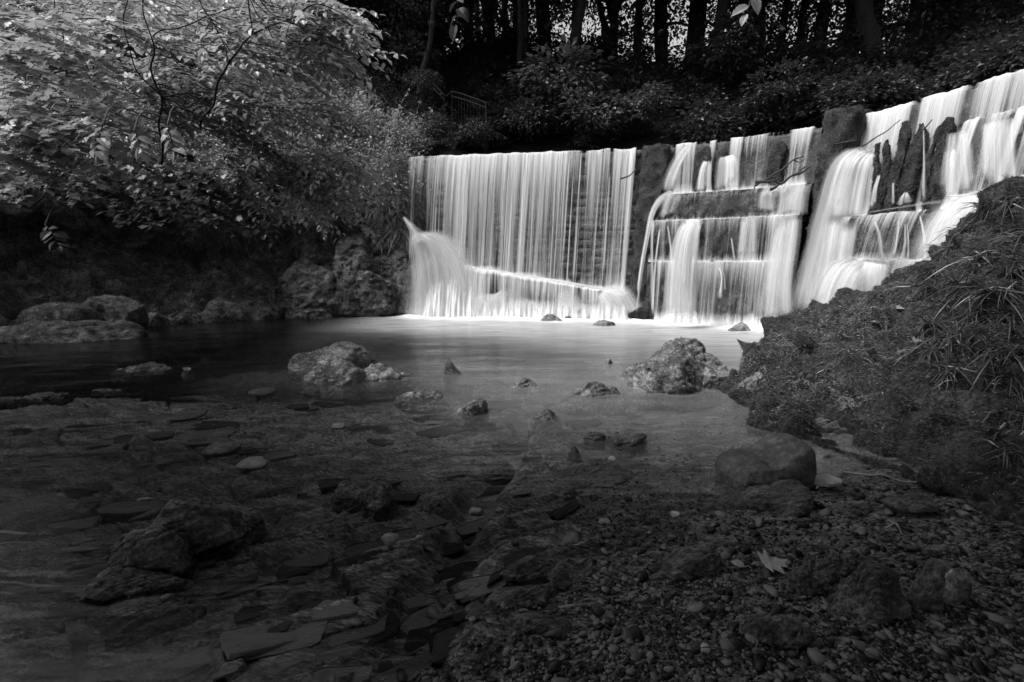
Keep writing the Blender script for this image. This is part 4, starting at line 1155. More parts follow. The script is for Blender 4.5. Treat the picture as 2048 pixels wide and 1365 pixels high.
put_rock('rock', 'dark wedge-shaped slab leaning in front of the smooth boulder', 1405, 1615, 962, 1034, 71, 'rock', 'slate', GB_, depth=0.7, zw=0.0, bury=.06, sub=6, block=.15, tilt=-0.30, rough=0.14, cuts=18, cutd=(.4, .8), grain=.3, grain_a=.07)
put_rock('rock', 'pale flat oblong stone lying right of the smooth boulder', 1618, 1680, 948, 972, 72, 'stone', 'paler', GB_, depth=0.6, zw=0.04, bury=.02, rough=0.07, sub=4)
put_rock('rock', 'half-buried dark stone at the foot of the wedge-shaped slab', 1555, 1612, 986, 1012, 73, 'stone', 'slate', GB_, depth=0.9, zw=0.02, bury=.05, rough=0.08)

def crag(label, cores, shingles, seed, group='layered slate outcrops of the stream bed', mat='slate'):
    """bedrock outcrop: grained bodies (px0, px1, py top, py foot, z foot, depth) with slate plates shingled about them
    (px, py, z, spread along, spread across, count, size)"""
    c0 = cores[0]; p0 = gnd((c0[0] + c0[1]) / 2, c0[3], c0[4]); o = empty('slate_outcrop', (p0[0], p0[1], -.05)); tag(o, label, 'rock', group)
    rg = np.random.RandomState(seed)
    for i, (x0, x1, yt, yb_, zf, dep) in enumerate(cores):
        p = gnd((x0 + x1) / 2, yb_, zf); w = (x1 - x0) / F * (p[1] * cp + .17 * (ZC - zf)); dp = w * dep
        c = p + np.array((dp * .35 * p[0] / p[1], dp * .35, 0)); h = max(.02, at((x0 + x1) / 2, yt, c[1])[2] - zf)
        V, Fc = rock(seed * 11 + i, (w / 2 * 1.06, dp / 2, (h + .12) / 2), 6, block=.35, cuts=9, cutd=(.45, .85), rough=.09, grain=STRIKE + .1, grain_a=.13, yaw=0)
        # bedding dips away from the viewer: lift the near right edge
        V[:, 2] += (V[:, 0] * .28 - V[:, 1] * .30) * .6
        V[:, 2] += zf + h - V[:, 2].max()
        link('bedrock', mesh('bedrock', local(o, V + np.array((c[0], c[1], 0))), Fc, M[mat]), o)
    k = 0
    for (px, py, z, sa, sb, n, sz) in shingles:
        p = gnd(px, py, z)
        for _ in range(n):
            a, b = rg.uniform(-sa, sa), rg.uniform(-sb, sb); q = p + rotz(STRIKE) @ np.array((a, b, 0))
            L_ = sz * rg.uniform(.5, 1.3); V, Fc = plate(seed * 53 + k, L_, L_ * rg.uniform(.25, .5), L_ * rg.uniform(.12, .3), (rg.normal() * .05 + .06, rg.normal() * .08 + .2), STRIKE + rg.normal() * .12)
            V = V + np.array((q[0], q[1], z - .05 * (abs(a) / sa + abs(b) / sb) * rg.rand()))
            link('plate', mesh('plate', local(o, V), Fc, M['plate'], smooth=False), o); k += 1
    return o
crag('large craggy dark outcrop rising from the water at the lower left', [(250, 540, 990, 1130, -.05, .62), (210, 430, 1055, 1180, -.06, .5), (180, 400, 1130, 1235, -.10, .5)],
     [(300, 1110, -.01, .22, .10, 9, .09), (250, 1170, -.06, .25, .12, 10, .10), (400, 1170, -.07, .2, .1, 8, .09), (430, 1040, .06, .14, .05, 4, .07), (150, 1200, -.08, .25, .12, 8, .10)], 1)
crag('split layered slate outcrop in the lower middle with a pale twig beside it', [(950, 1100, 1118, 1180, -.01, .5), (1098, 1150, 1128, 1190, 0, .8), (930, 1150, 1165, 1235, -.02, .5)],
     [(1010, 1165, .03, .16, .06, 8, .07), (970, 1215, .0, .18, .06, 8, .07), (1090, 1190, .03, .10, .05, 6, .06)], 2)
crag('long low layered slab below the split outcrop', [(880, 1145, 1215, 1290, -.03, .42)], [(1000, 1250, .0, .22, .06, 10, .08), (930, 1270, -.02, .18, .05, 6, .07)], 3)
crag('broad flat slate slab at the edge of the gravel below the wedge-shaped slab', [(1248, 1432, 1085, 1155, .0, .7)], [(1300, 1140, .02, .14, .05, 4, .06)], 4)
crag('sunken dark ledge in front of the craggy outcrop', [(160, 420, 1200, 1310, -.14, .5)], [(250, 1250, -.10, .25, .12, 12, .10), (400, 1235, -.12, .2, .1, 8, .09)], 5)
crag('drowned smooth slab near the bottom edge left of centre', [(360, 610, 1262, 1330, -.12, .5)], [(450, 1310, -.11, .2, .06, 5, .08)], 6)
crag('pair of jointed slabs under water left of centre', [(655, 735, 960, 1040, -.12, .9), (728, 802, 962, 1055, -.12, .9)], [(700, 1030, -.08, .18, .10, 8, .08), (640, 990, -.10, .16, .10, 6, .08)], 7)
crag('ribbed slab just under the water above the pebbles', [(860, 1025, 918, 962, -.12, .55)], [(950, 945, -.07, .2, .08, 7, .09)], 8)
crag('flat ribbed slab under the shallows left of the smooth boulder', [(1090, 1270, 932, 982, -.10, .6)], [(1170, 965, -.07, .22, .08, 7, .08)], 9)
crag('long drowned ridge at the far left', [(-80, 190, 1010, 1075, -.14, .4)], [(60, 1045, -.09, .4, .12, 12, .12)], 10)
# slate plates of the bed, shingled along the strike
rg = np.random.RandomState(77)
PLM = [mesh('slate', *plate(5000 + k, 1.0, rg.uniform(.3, .6), .16, (.03, .05)), M['plate'], smooth=False) for k in range(14)]
n_ = 0
while n_ < 290:
    Yp = 1.15 * (5.2 / 1.15) ** rg.rand(); Xp = rg.uniform(-1.2, .75) * Yp
    if gravel_mask(np.array([Xp]), np.array([Yp]))[0] > .25: continue
    zb = float(bed_z(np.array([Xp]), np.array([Yp]))[0])
    sc_ = (0.04 + .10 * rg.rand() ** 1.8) * (0.7 + .22 * Yp)
    mw = Matrix.Translation((Xp, Yp, zb - .03 * sc_)) @ Matrix.Rotation(STRIKE + rg.normal() * .16, 4, 'Z') @ Matrix.Rotation(.10 + .07 * rg.normal(), 4, 'X') @ Matrix.Rotation(.05 * rg.normal(), 4, 'Y') @ Matrix.Scale(sc_, 4)
    link('slate', PLM[rg.randint(14)], bed, mw=mw); n_ += 1
GK = 'dark rocks on the gravel at the lower right'
put_rock('rock', 'long dark ridge of rock across the lower right gravel', 1570, 1730, 1112, 1190, 85, 'rock', 'slate', GK, depth=0.4, zw=0.05, bury=.05, sub=6, rough=.2, grain=STRIKE + .3, grain_a=.14)
put_rock('rock', 'rounded dark rock with a hollow front at the lower right', 1640, 1800, 1130, 1240, 86, 'rock', 'slate', GK, depth=0.6, zw=0.06, bury=.08, sub=6, rough=.24, cuts=12, grain=STRIKE, grain_a=.12)
put_rock('rock', 'sharp upright dark rock beside the hollow-fronted one', 1810, 1880, 1112, 1215, 87, 'rock', 'slate', GK, depth=0.6, zw=0.08, bury=.05, sub=5, rough=.16, cuts=9, cutd=(.45, .8))
put_rock('rock', 'angular grey rock right of the sharp upright one', 1878, 1930, 1135, 1200, 88, 'rock', 'rock', GK, depth=0.8, zw=0.08, bury=.05, sub=5, rough=.1, cuts=9, cutd=(.5, .8))
put_rock('rock', 'low dark rock end nearest the camera in the lower right', 1480, 1620, 1225, 1290, 89, 'rock', 'slate', GK, depth=0.5, zw=0.05, bury=.08, sub=6, rough=.2, grain=STRIKE + .3, grain_a=.14)
put_rock('rock', 'flat wet stone at the right edge of the gravel', 1760, 1860, 985, 1020, 90, 'rock', 'slate', GK, depth=0.6, zw=0.08, bury=.03, rough=.1)
put_rock('rock', 'rough stones at the toe of the right bank by the pool boulder', 1470, 1530, 752, 803, 91, 'rock', 'rock', GK, depth=0.8, rough=.26, cuts=9)
put_rock('rock', 'pale broken stone lodged in the toe of the right bank', 1498, 1532, 744, 766, 92, 'stone', 'rock', GK, depth=0.7, zw=0.12, rough=.26, cuts=9)
put_rock('rock', 'dark knob of rock on the ridge of the right bank', 1772, 1800, 567, 590, 93, 'rock', 'mossrock', GK, depth=0.9, zw=0.92, bury=.1, rough=.2, sub=4)
put_rock('rock', 'round moss cushion stone on the slope of the right bank', 1556, 1618, 660, 702, 94, 'rock', 'moss', GK, depth=0.9, zw=0.3, bury=.1, rough=.1, moss=6000, mossL=.02)
# the moss cushion and the knob stand on the slope: bring them to the surface there
# pale stones lying on the stream bed
GS = 'pale stones lying on the stream bed'
FLT = dict(cuts=1, rough=0.05, sub=4, block=0.3, bury=.03)
for (x0, x1, y0, y1, lab, sd_, mt) in [
    (484, 556, 953, 984, 'large pale oval stone under water left of centre', 101, 'paler'),
    (478, 540, 917, 934, 'long pale stone just above the large oval one', 102, 'paler'),
    (408, 478, 891, 905, 'rough grey-topped stone breaking the surface left of the long pale stone', 103, 'rock'),
    (294, 356, 1003, 1022, 'flat grey stone behind the craggy outcrop', 104, 'boulder'),
    (252, 326, 1014, 1034, 'pale-rimmed flat stone overlapping the flat grey one', 105, 'boulder'),
    (270, 302, 999, 1009, 'small pale oval stone at the back of the stone cluster', 106, 'paler'),
    (664, 690, 846, 855, 'small bright stone in the left shallows', 107, 'paler'),
    (655, 680, 876, 885, 'second small bright stone with squared ends', 108, 'paler'),
    (360, 468, 858, 882, 'long grey cobble in the dark left water', 109, 'boulder'),
    (290, 370, 852, 876, 'broad flat cobble left of the long grey cobble', 110, 'boulder'),
    (340, 410, 822, 838, 'drowned flat cobble above the others on the left', 111, 'boulder'),
    (500, 548, 776, 787, 'blurred pale stone in deeper water on the left', 112, 'paler'),
    (770, 808, 765, 775, 'pale stone in deep water below the left pool group', 113, 'paler'),
    (1165, 1225, 896, 918, 'half-round pale slab in the shallows', 114, 'boulder'),
    (1212, 1232, 910, 922, 'small white stone beside the half-round pale slab', 115, 'paler'),
    (760, 800, 1066, 1090, 'round pebble by the jointed slabs', 116, 'boulder'),
    (762, 780, 1092, 1106, 'little grey pebble under the round one', 117, 'boulder'),
    (938, 966, 1018, 1026, 'small oblong white pebble in mid stream', 118, 'paler'),
    (1100, 1160, 1066, 1088, 'flat grey pebble above the split layered outcrop', 119, 'boulder'),
    (1196, 1222, 1040, 1050, 'pale squared pebble at the water edge', 120, 'paler'),
    (1340, 1362, 1022, 1034, 'bright pebble left of the wedge-shaped slab', 121, 'paler'),
    (1028, 1112, 972, 992, 'fish-shaped flat stone with cracks', 122, 'boulder'),
    (1395, 1420, 1283, 1310, 'round pale pebble at the bottom right of centre', 123, 'paler'),
    (1200, 1232, 1226, 1244, 'grey pebble right of the long low slab', 124, 'boulder'),
    ]:
    bz = float(bed_z(np.array([gnd((x0 + x1) / 2, y1)[0]]), np.array([gnd((x0 + x1) / 2, y1)[1]]))[0])
    bz = float(np.clip(bz, -0.5, 0.2))
    put_rock('flat_stone', lab, x0, x1, y0 + (y1 - y0) * 0.25, y1, sd_, 'stone', mt, GS, depth=0.9, zw=bz, **FLT)

# gravel: the nearest stones one by one, the rest as a mass
peb_meshes = []
for k in range(10):
    V, Fc = ico(2)
    V = V.copy(); rg = np.random.RandomState(900 + k)
    for _ in range(7):
        n = rg.normal(size=3); n /= np.linalg.norm(n); V = V - n * (np.maximum(V @ n - rg.uniform(.5, .85), 0) * .9)[:, None]
    V = V * np.array((1, rg.uniform(.5, .85), rg.uniform(.28, .5)))
    V = V + normals(V, Fc) * (fbm(V * 1.2 + k * 5, 2) * 0.22)[:, None]
    peb_meshes.append((V, Fc, mesh('pebble', V, Fc, M['pebble'])))
rg = np.random.RandomState(5)
nP = 60000
PY = 1.0 * (5.5 / 1.0) ** rg.rand(nP); PU = rg.uniform(-1.25, 1.3, nP); PX = PU * PY
gm = gravel_mask(PX, PY)
den = np.clip(gm * 1.0 + 0.10 * (fbm(np.column_stack([PX * 2, PY * 2, PX * 0 + 4]), 2) > 0.12), 0, 1)
fall = np.interp(PY, (1, 2, 3.2, 5.5), (1.0, 0.8, 0.5, 0.12))
keep = rg.rand(nP) < den * fall * 0.5
PX, PY, gm = PX[keep], PY[keep], gm[keep]
PZ = bed_z(PX, PY)
sz = 0.005 + 0.017 * rg.rand(len(PX)) ** 3.4
sz = np.where(rg.rand(len(PX)) < 0.07, np.minimum(sz * 2.2, .036), sz)
kk = rg.randint(10, size=len(PX)); ya = rg.rand(len(PX)) * 6.28; ti = rg.normal(size=(len(PX), 2)) * 0.25
vis = sz / PY
order = np.argsort(-vis); big = set(order[:280].tolist())
acc = [[] for _ in range(10)]
for i in range(len(PX)):
    R = rotz(ya[i]) @ rotax((1, 0, 0), ti[i, 0]) @ rotax((0, 1, 0), ti[i, 1])
    if i in big:
        o = link('pebble', peb_meshes[kk[i]][2], mw=Matrix.Translation((PX[i], PY[i], PZ[i] + sz[i] * 0.25)) @ Matrix(R).to_4x4() @ Matrix.Scale(sz[i], 4))
        tag(o, 'water-worn pebble lying among the dark gravel of the shore', 'pebble', 'pebbles of the gravel shore')
    else: acc[kk[i]].append((R * sz[i], (PX[i], PY[i], PZ[i] + sz[i] * 0.25)))
parts = []
for k in range(10):
    if acc[k]: parts.append(merge(peb_meshes[k][0], peb_meshes[k][1], np.array([a[0] for a in acc[k]]), np.array([a[1] for a in acc[k]])))
gV, gF = join(parts)
tag(link('gravel', mesh('gravel', gV, gF, M['pebble'])), kind='stuff')
# fine grit
rg = np.random.RandomState(6); n = 26000
GYp = 1.0 * (4.2 / 1.0) ** rg.rand(n); GXp = rg.uniform(-0.9, 1.3, n) * GYp
k = rg.rand(n) < gravel_mask(GXp, GYp) * np.interp(GYp, (1, 4.2), (1, .4)); GXp, GYp = GXp[k], GYp[k]
V0, F0 = ico(1)
Ms = np.stack([rotz(a) * s for a, s in zip(rg.rand(len(GXp)) * 6.28, 0.003 + 0.007 * rg.rand(len(GXp)))])
Ms = Ms * np.array((1, .75, .5))[None, None, :]
gV, gF = merge(V0, F0, Ms, np.column_stack([GXp, GYp, bed_z(GXp, GYp) + 0.003]))
tag(link('grit', mesh('grit', gV, gF, M['pebble'])), kind='stuff')

# pale stick on the gravel, and a twig by the slab
def onbed(px, py, dz=0.02):
    p = gnd(px, py, 0.08); p[2] = max(float(bed_z(p[:1], p[1:2])[0]), 0) + dz; return p
stick('stick', [onbed(1690, 928, .03), onbed(1738, 944, .035), onbed(1765, 947, .04), onbed(1830, 958, .035), onbed(1898, 951, .05)], 0.009, 'stick', 'long pale bleached stick curving across the gravel below the right bank', 'stick', twigs=[[onbed(1750, 946, .035), onbed(1758, 941, .045), onbed(1766, 943, .04)]])
stick('stick', [gnd(1118, 1216, .04), gnd(1145, 1211, .05), gnd(1176, 1207, .04)], 0.005, 'stick', 'short pale twig lying against the split layered slate outcrop', 'stick')
stick('stick', [onbed(1772, 1052, .03), onbed(1792, 1050, .05), onbed(1806, 1064, .02)], 0.005, 'stick', 'small bent pale twig on the lower right gravel', 'stick')

LABEL = []      # look-alikes that get a label of their own at the end
# ------------------------------------------------------------------ leaf shapes
def leaf_ovate(w=0.62, fold=0.10, cols=3):
    ys = [0, 0.18, 0.45, 0.74, 1.0]; ws = [0, 0.36, 0.5, 0.33, 0]; zs = [0, .02, .02, -.02, -.10]
    V = [(0, 0, 0)]
    for y, x, z in list(zip(ys, ws, zs))[1:4]:
        V += [(-x * w, y, z + fold * x * 2), (0, y, z), (x * w, y, z + fold * x * 2)]
    V += [(0, 1, -.10)]
    Fc = [(0, 2, 1), (0, 3, 2)]
    for r in (1, 4): Fc += [(r, r + 1, r + 4), (r, r + 4, r + 3), (r + 1, r + 2, r + 5), (r + 1, r + 5, r + 4)]
    Fc += [(7, 8, 10), (8, 9, 10)]
    return np.array(V, float), np.array(Fc)
def leaf_simple(w=0.6, fold=0.1):
    V = [(0, 0, 0), (-.5 * w, .45, fold), (0, .45, 0), (.5 * w, .45, fold), (0, 1, -.1)]
    return np.array(V, float), np.array([(0, 2, 1), (0, 3, 2), (1, 2, 4), (2, 3, 4)])
def leaf_lobed():
    ang = [200, 235, 250, 262, 290, 312, 330, 350, 8, 30, 62, 78, 90, 102, 118, 150, 172, 190, 210, 228, 250, 278, 290, 305, 340]
    pts = [(-.12, -.02), (-.55, .02), (-.33, .17), (-.62, .42), (-.52, .50), (-.28, .48), (-.34, .75), (-.14, .72), (0, 1.0), (.14, .72), (.34, .75), (.28, .48), (.52, .50), (.62, .42), (.33, .17), (.55, .02), (.12, -.02)]
    V = [(0, .28, .0)] + [(x, y, -.10 * (x * x + (y - .3) ** 2) + .05 * abs(x)) for x, y in pts]
    n = len(pts)
    return np.array(V, float), np.array([(0, 1 + (i + 1) % n, 1 + i) for i in range(n)])
OV, LS, LO = leaf_ovate(), leaf_simple(), leaf_lobed()
LEAFM = {}
def leaf_mesh(kind, mat):
    if (kind, mat) not in LEAFM:
        t = {'ovate': OV, 'lobed': LO}[kind]
        V = t[0].copy()
        LEAFM[(kind, mat)] = mesh('leaf', V, t[1], M[mat], smooth=False)
    return LEAFM[(kind, mat)]

def frames(Dv, Nv):
    """rotation matrices with y along Dv and z near Nv, (n,3,3)"""
    D_ = Dv / (np.linalg.norm(Dv, axis=1)[:, None] + 1e-9)
    X_ = np.cross(D_, Nv); X_ /= np.linalg.norm(X_, axis=1)[:, None] + 1e-9
    Z_ = np.cross(X_, D_)
    return np.stack([X_, D_, Z_], 2)

def spray(rg, start, d0, length, n, size, droop=0.5, flat=0.25, facing=None):
    """a twig with leaves set alternately along it; returns polyline, matrices, positions"""
    d = np.array(d0, float); d /= np.linalg.norm(d)
    P = [np.array(start, float)]
    m = 10
    for i in range(m):
        d = d + np.array((0, 0, -droop / m)) + rg.normal(size=3) * 0.05
        d /= np.linalg.norm(d); P.append(P[-1] + d * length / m)
    P = np.array(P)
    t = np.linspace(0.12, 1, n); idx = t * m
    pos = np.stack([np.interp(idx, range(m + 1), P[:, k]) for k in range(3)], 1)
    T = np.gradient(P, axis=0); tan = np.stack([np.interp(idx, range(m + 1), T[:, k]) for k in range(3)], 1)
    tan /= np.linalg.norm(tan, axis=1)[:, None]
    upv = np.array((0, 0, 1.0)) if facing is None else np.array(facing)
    upv = upv[None] + rg.normal(size=(n, 3)) * flat
    side = np.cross(tan, upv); side /= np.linalg.norm(side, axis=1)[:, None]
    sg = np.where(np.arange(n) % 2 == 0, 1, -1)[:, None]
    D_ = side * sg * 0.85 + tan * 0.6; D_[-1] = tan[-1]
    D_ = D_ + np.array((0, 0, -0.08)) + rg.normal(size=(n, 3)) * 0.10
    sc = size * (0.7 + 0.5 * rg.rand(n)) * np.interp(t, (0, .3, .8, 1), (.7, 1, 1, .8))
    Mx = frames(D_, upv) * sc[:, None, None]
    return P, Mx, pos

# ------------------------------------------------------------------ leafy boughs over the left bank
rg = np.random.RandomState(42)
BOUGHS = []      # (label, root point, stem polylines, target regions)
def bough(label, stems, regions, leafmat, kind, seed, nspray, size, group='leafy shrubs overhanging the left bank', nobj=300, facing=(-0.2, -0.30, 0.92), length=(0.5, 1.0)):
    rg = np.random.RandomState(seed)
    root = stems[0][0]
    o = empty('overhanging_shrub', root); tag(o, label, 'shrub', group)
    SP = []
    for k, st in enumerate(stems):
        P = catmull(np.array(st, float), 30); P = P + np.column_stack([perlin(P * 3.1 + 5 * q) for q in range(3)]) * 0.09
        r0 = 0.012 if k == 0 else 0.007
        V, Fc = tube(P, np.linspace(r0, 0.004, len(P)), 7)
        link('stem', mesh('stem', local(o, V), Fc, M['bark']), o)
        SP.append(P)
    allS = np.vstack(SP)
    Ms, Ps, twigs = [], [], []
    for i in range(nspray):
        reg = regions[rg.randint(len(regions))]
        px = rg.uniform(reg[0], reg[1]); py = rg.uniform(reg[2], reg[3]); Yd = rg.uniform(reg[4], reg[5])
        st = at(px, py, Yd)
        a = rg.normal(0.0, 0.7) + reg[6]
        d0 = (math.cos(a), math.sin(a) , rg.uniform(-0.05, 0.35) + reg[7])
        n = rg.randint(10, 18)
        P, Mx, pos = spray(rg, st, d0, rg.uniform(*length), n, size, droop=rg.uniform(0.4, 1.0), facing=facing)
        Ms.append(Mx); Ps.append(pos)
        # twig back to the closest stem point
        q = allS[np.argmin(np.linalg.norm(allS - st, axis=1))]
        twigs.append(tube(P, np.linspace(0.005, 0.002, len(P)), 4))
        if np.linalg.norm(q - st) < 0.9 and i % 4 == 0:
            mid = (q + st) / 2 + np.array((rg.normal() * .06, 0, -0.05 + rg.normal() * .05))
            twigs.append(tube(catmull([q, mid, st], 10), np.linspace(0.006, 0.0035, 10), 4))
    V, Fc = join(twigs)
    tag(link('twigs', mesh('twigs', local(o, V), Fc, M['twig']), o), kind='stuff')
    Ms = np.concatenate(Ms); Ps = np.concatenate(Ps)
    inv = np.linalg.norm(Ps - np.array((0, 0, ZC)), axis=1)
    order = np.argsort(inv + 0.0)
    pick = order[:nobj]; rest = order[nobj:]
    lm = leaf_mesh(kind, leafmat)
    for i in pick:
        T = Matrix(Ms[i].tolist()).to_4x4(); T.translation = Vector((Ps[i] - np.array(o.location)).tolist())
        link('leaf', lm, o, mw=T)
    if len(rest):
        t = OV if kind == 'ovate' else LO
        V, Fc = merge(t[0], t[1], Ms[rest], Ps[rest])
        tag(link('foliage', mesh('foliage', local(o, V), Fc, M[leafmat], smooth=False), o), kind='stuff')
    return o

def L3(lst): return [at(*p) for p in lst]
bough('slender shrub with one dark wavy upright stem among bright leaves',
      [L3([(322, 330, 5.6), (318, 215, 5.4), (305, 110, 5.2), (300, 60, 5.1), (288, -60, 5.0)]),
       L3([(318, 200, 5.4), (270, 120, 5.2), (250, 60, 5.1), (255, -40, 5.0)]), L3([(305, 70, 5.1), (350, 62, 5.0), (420, 38, 4.9), (470, 20, 4.9)])],
      [(180, 420, -30, 190, 5.6, 7.2, 0.2, 0.0), (240, 440, 130, 230, 5.8, 7.0, 0.1, -.1)], 'leaf', 'ovate', 1, 260, 0.104)
bough('shrub whose forked stem leans right and carries the longest bright sprays',
      [L3([(405, 260, 5.3), (440, 170, 5.1), (480, 90, 5.0), (502, 50, 4.9), (490, -60, 4.9)]),
       L3([(500, 66, 4.9), (560, 40, 4.9), (640, 10, 4.9), (700, 40, 4.9)]),  # lighter blades that carry the right bank's painted highlights
       L3([(460, 120, 5.0), (430, 60, 5.0), (400, -20, 4.9)])],
      [(400, 640, -40, 110, 5.2, 6.6, 0.0, 0.0), (420, 600, 90, 230, 5.6, 7.0, 0.0, -.1), (540, 640, 0, 120, 5.2, 6.0, 0.0, -.1)], 'leaf', 'ovate', 2, 240, 0.104)
bough('pale leafy shrub at the left with large drooping lobed leaves',
      [L3([(140, 340, 6.6), (135, 190, 6.3), (125, 80, 6.1), (110, -40, 6.0)]),
       L3([(135, 180, 6.3), (60, 120, 6.0), (-20, 80, 5.8)])],
      [(-80, 180, 20, 260, 5.0, 6.6, 0.1, 0.0), (-60, 120, 200, 330, 5.2, 6.4, 0.0, -.1)], 'leaf', 'lobed', 3, 190, 0.115, nobj=300)
bough('low arching bough dipping right across the dark bank above the stream',
      [L3([(150, 290, 7.2), (240, 225, 6.9), (330, 215, 6.7), (440, 235, 6.6), (560, 310, 6.6), (640, 370, 6.7), (705, 410, 6.8)])],
      [(180, 460, 205, 260, 6.2, 7.4, -0.1, -.1), (420, 600, 230, 330, 6.2, 7.4, -0.1, -.25), (540, 690, 300, 390, 6.3, 7.4, -0.2, -.3), (480, 660, 320, 420, 6.6, 7.6, -0.2, -.3)], 'leaf_mid', 'ovate', 4, 240, 0.105)
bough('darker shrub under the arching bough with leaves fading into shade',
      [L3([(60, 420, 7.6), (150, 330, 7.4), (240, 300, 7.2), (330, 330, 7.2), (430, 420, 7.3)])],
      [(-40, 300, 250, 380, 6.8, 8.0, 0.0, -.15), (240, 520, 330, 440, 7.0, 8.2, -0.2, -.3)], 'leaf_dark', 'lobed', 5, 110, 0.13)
# single hanging sprays that catch the light
for i, (st, d0, L_, n, sz_, lab) in enumerate([
    (at(205, 250, 4.4), (-0.1, -.1, -.9), 0.27, 9, 0.14, 'bright drooping spray of paired leaves hanging furthest left over the dark bank'),
    (at(268, 262, 4.4), (0.4, -.1, -.8), 0.22, 7, 0.12, 'short bright spray of rounded leaves between two drooping sprays'),
    (at(335, 250, 4.4), (0.25, -.1, -.9), 0.25, 9, 0.13, 'bright drooping spray with a leaf fork at its tip, right of the short spray'),
    (at(505, 300, 5.6), (0.0, -.1, -.9), 0.2, 6, 0.13, 'small pale spray hanging before the arching bough'),
    (at(90, 450, 5.6), (0.5, -.1, -.4), 0.36, 9, 0.15, 'dim spray of leaves low against the black rock face')]):
    rg = np.random.RandomState(60 + i)
    P, Mx, pos = spray(rg, st, d0, L_, n, sz_, droop=0.2, flat=0.12, facing=(-0.05, -0.55, 0.85))
    o = empty('hanging_spray', st); tag(o, lab, 'leafy spray', 'hanging sprays of the left bank shrubs')
    V, Fc = tube(P, np.linspace(0.006, 0.003, len(P)), 5)
    link('twig', mesh('twig', local(o, V), Fc, M['twig']), o)
    up_ = catmull([st, st + np.array((-.1, .3, .25)), st + np.array((-.2, 1.0, .3))], 8)
    V, Fc = tube(up_, 0.007, 5); link('twig', mesh('twig', local(o, V), Fc, M['twig']), o)
    for j in range(n):
        T = Matrix(Mx[j].tolist()).to_4x4(); T.translation = Vector((pos[j] - np.array(st)).tolist())
        link('leaf', leaf_mesh('ovate', 'leaf_dark' if i == 4 else 'leaf'), o, mw=T)
# leaves hanging into the top of the view
for (px, py, Yd, n, sz_, lab, mt) in [(925, -40, 3.6, 6, 0.13, 'dark sprig of leaves hanging down before the wooded slope at the top', 'leaf_dark'), (1515, -30, 3.6, 4, 0.12, 'pale leaf tip hanging down before the sky gaps at the top', 'leaf')]:
    rg = np.random.RandomState(int(px)); st = at(px, py, Yd)
    P, Mx, pos = spray(rg, st, (-0.35, 0, -.9), 0.27 if n > 5 else 0.2, n, sz_, droop=.2, flat=.3, facing=(-.3, -.8, .4))
    o = empty('hanging_spray', st); tag(o, lab, 'leafy spray')
    V, Fc = tube(np.vstack([st + np.array((.6, .2, .9)), st + np.array((.25, .1, .4)), P]), 0.004, 5); link('twig', mesh('twig', local(o, V), Fc, M['twig']), o)
    for j in range(n):
        T = Matrix(Mx[j].tolist()).to_4x4(); T.translation = Vector((pos[j] - np.array(st)).tolist())
        link('leaf', leaf_mesh('ovate', mt), o, mw=T)

# ------------------------------------------------------------------ growth on the banks
def leaf_cloud(P, Nn, rg, size, tmpl=LS, up=0.75, jit=0.5):
    n = len(P)
    nv = np.array((0, 0, up)) + Nn * (1 - up) + rg.normal(size=(n, 3)) * jit * 0.7
    D_ = rg.normal(size=(n, 3)); D_[:, 2] = D_[:, 2] * 0.4 - 0.25
    return merge(tmpl[0], tmpl[1], frames(D_, nv) * (size * (0.6 + 0.8 * rg.rand(n)))[:, None, None], P)

# left bank: sunny weeds and grass above the rock, moss on the rock
def px_of(V):
    d = V - np.array((0, 0, ZC)); dep = d[:, 1] * cp - d[:, 2] * sp
    dep = np.maximum(dep, 0.1)
    return 1024 + F * d[:, 0] / dep, 682.5 - F * (d[:, 1] * sp + d[:, 2] * cp) / dep
rg = np.random.RandomState(81)
wt = lambda c, n: ((c[:, 2] > 3.0) & (c[:, 0] > -14)) * (c[:, 1] < 17) * 1.0
P, Nn = sample_surface(LBV, LBF, 42000, rg, wt)
P = P + Nn * (rg.rand(len(P)) ** 1.5 * 0.7)[:, None]
V, Fc = leaf_cloud(P, Nn, rg, 0.07)
tag(link('undergrowth', mesh('undergrowth', V, Fc, M['leaf'], smooth=False)), kind='stuff')
wt2 = lambda c, n: ((c[:, 2] > 2.5) & (c[:, 0] > -8) & (c[:, 0] < -1.0)) * (c[:, 1] < 16) * (0.2 + (fbm(c * 0.9, 2) > 0))
P, Nn = sample_surface(LBV, LBF, 22000, rg, wt2)
V, Fc = blades(P, Nn, 0.25 + 0.45 * rg.rand(len(P)), 0.014, rg, 0.7, 1.5, 3, 0.55)
tag(link('grass', mesh('grass', V, Fc, M['grass'])), kind='stuff')
# grass fringe hanging over the lip of the rock
wt3 = lambda c, n: ((c[:, 2] > 1.7) & (c[:, 2] < 3.9) & (c[:, 0] > -8) & (c[:, 0] < -1.5)) * 1.0
P, Nn = sample_surface(LBV, LBF, 9000, rg, wt3)
V, Fc = blades(P, Nn, 0.2 + 0.35 * rg.rand(len(P)), 0.01, rg, 0.6, 2.4, 3, 0.3)
tag(link('hanging_grass', mesh('hanging_grass', V, Fc, M['grass'])), kind='stuff')
P, Nn = sample_surface(LBV, LBF, 70000, rg, lambda c, n: ((c[:, 2] > 0.03) & (c[:, 2] < 3.2) & (c[:, 0] > -9)) * (fbm(c * 1.7, 2) > -0.15))
V, Fc = blades(P, Nn, 0.03 + 0.05 * rg.rand(len(P)), 0.011, rg, 0.9, 1.2, 2, 0.15)
tag(link('moss', mesh('moss', V, Fc, M['mossblade'])), kind='stuff')
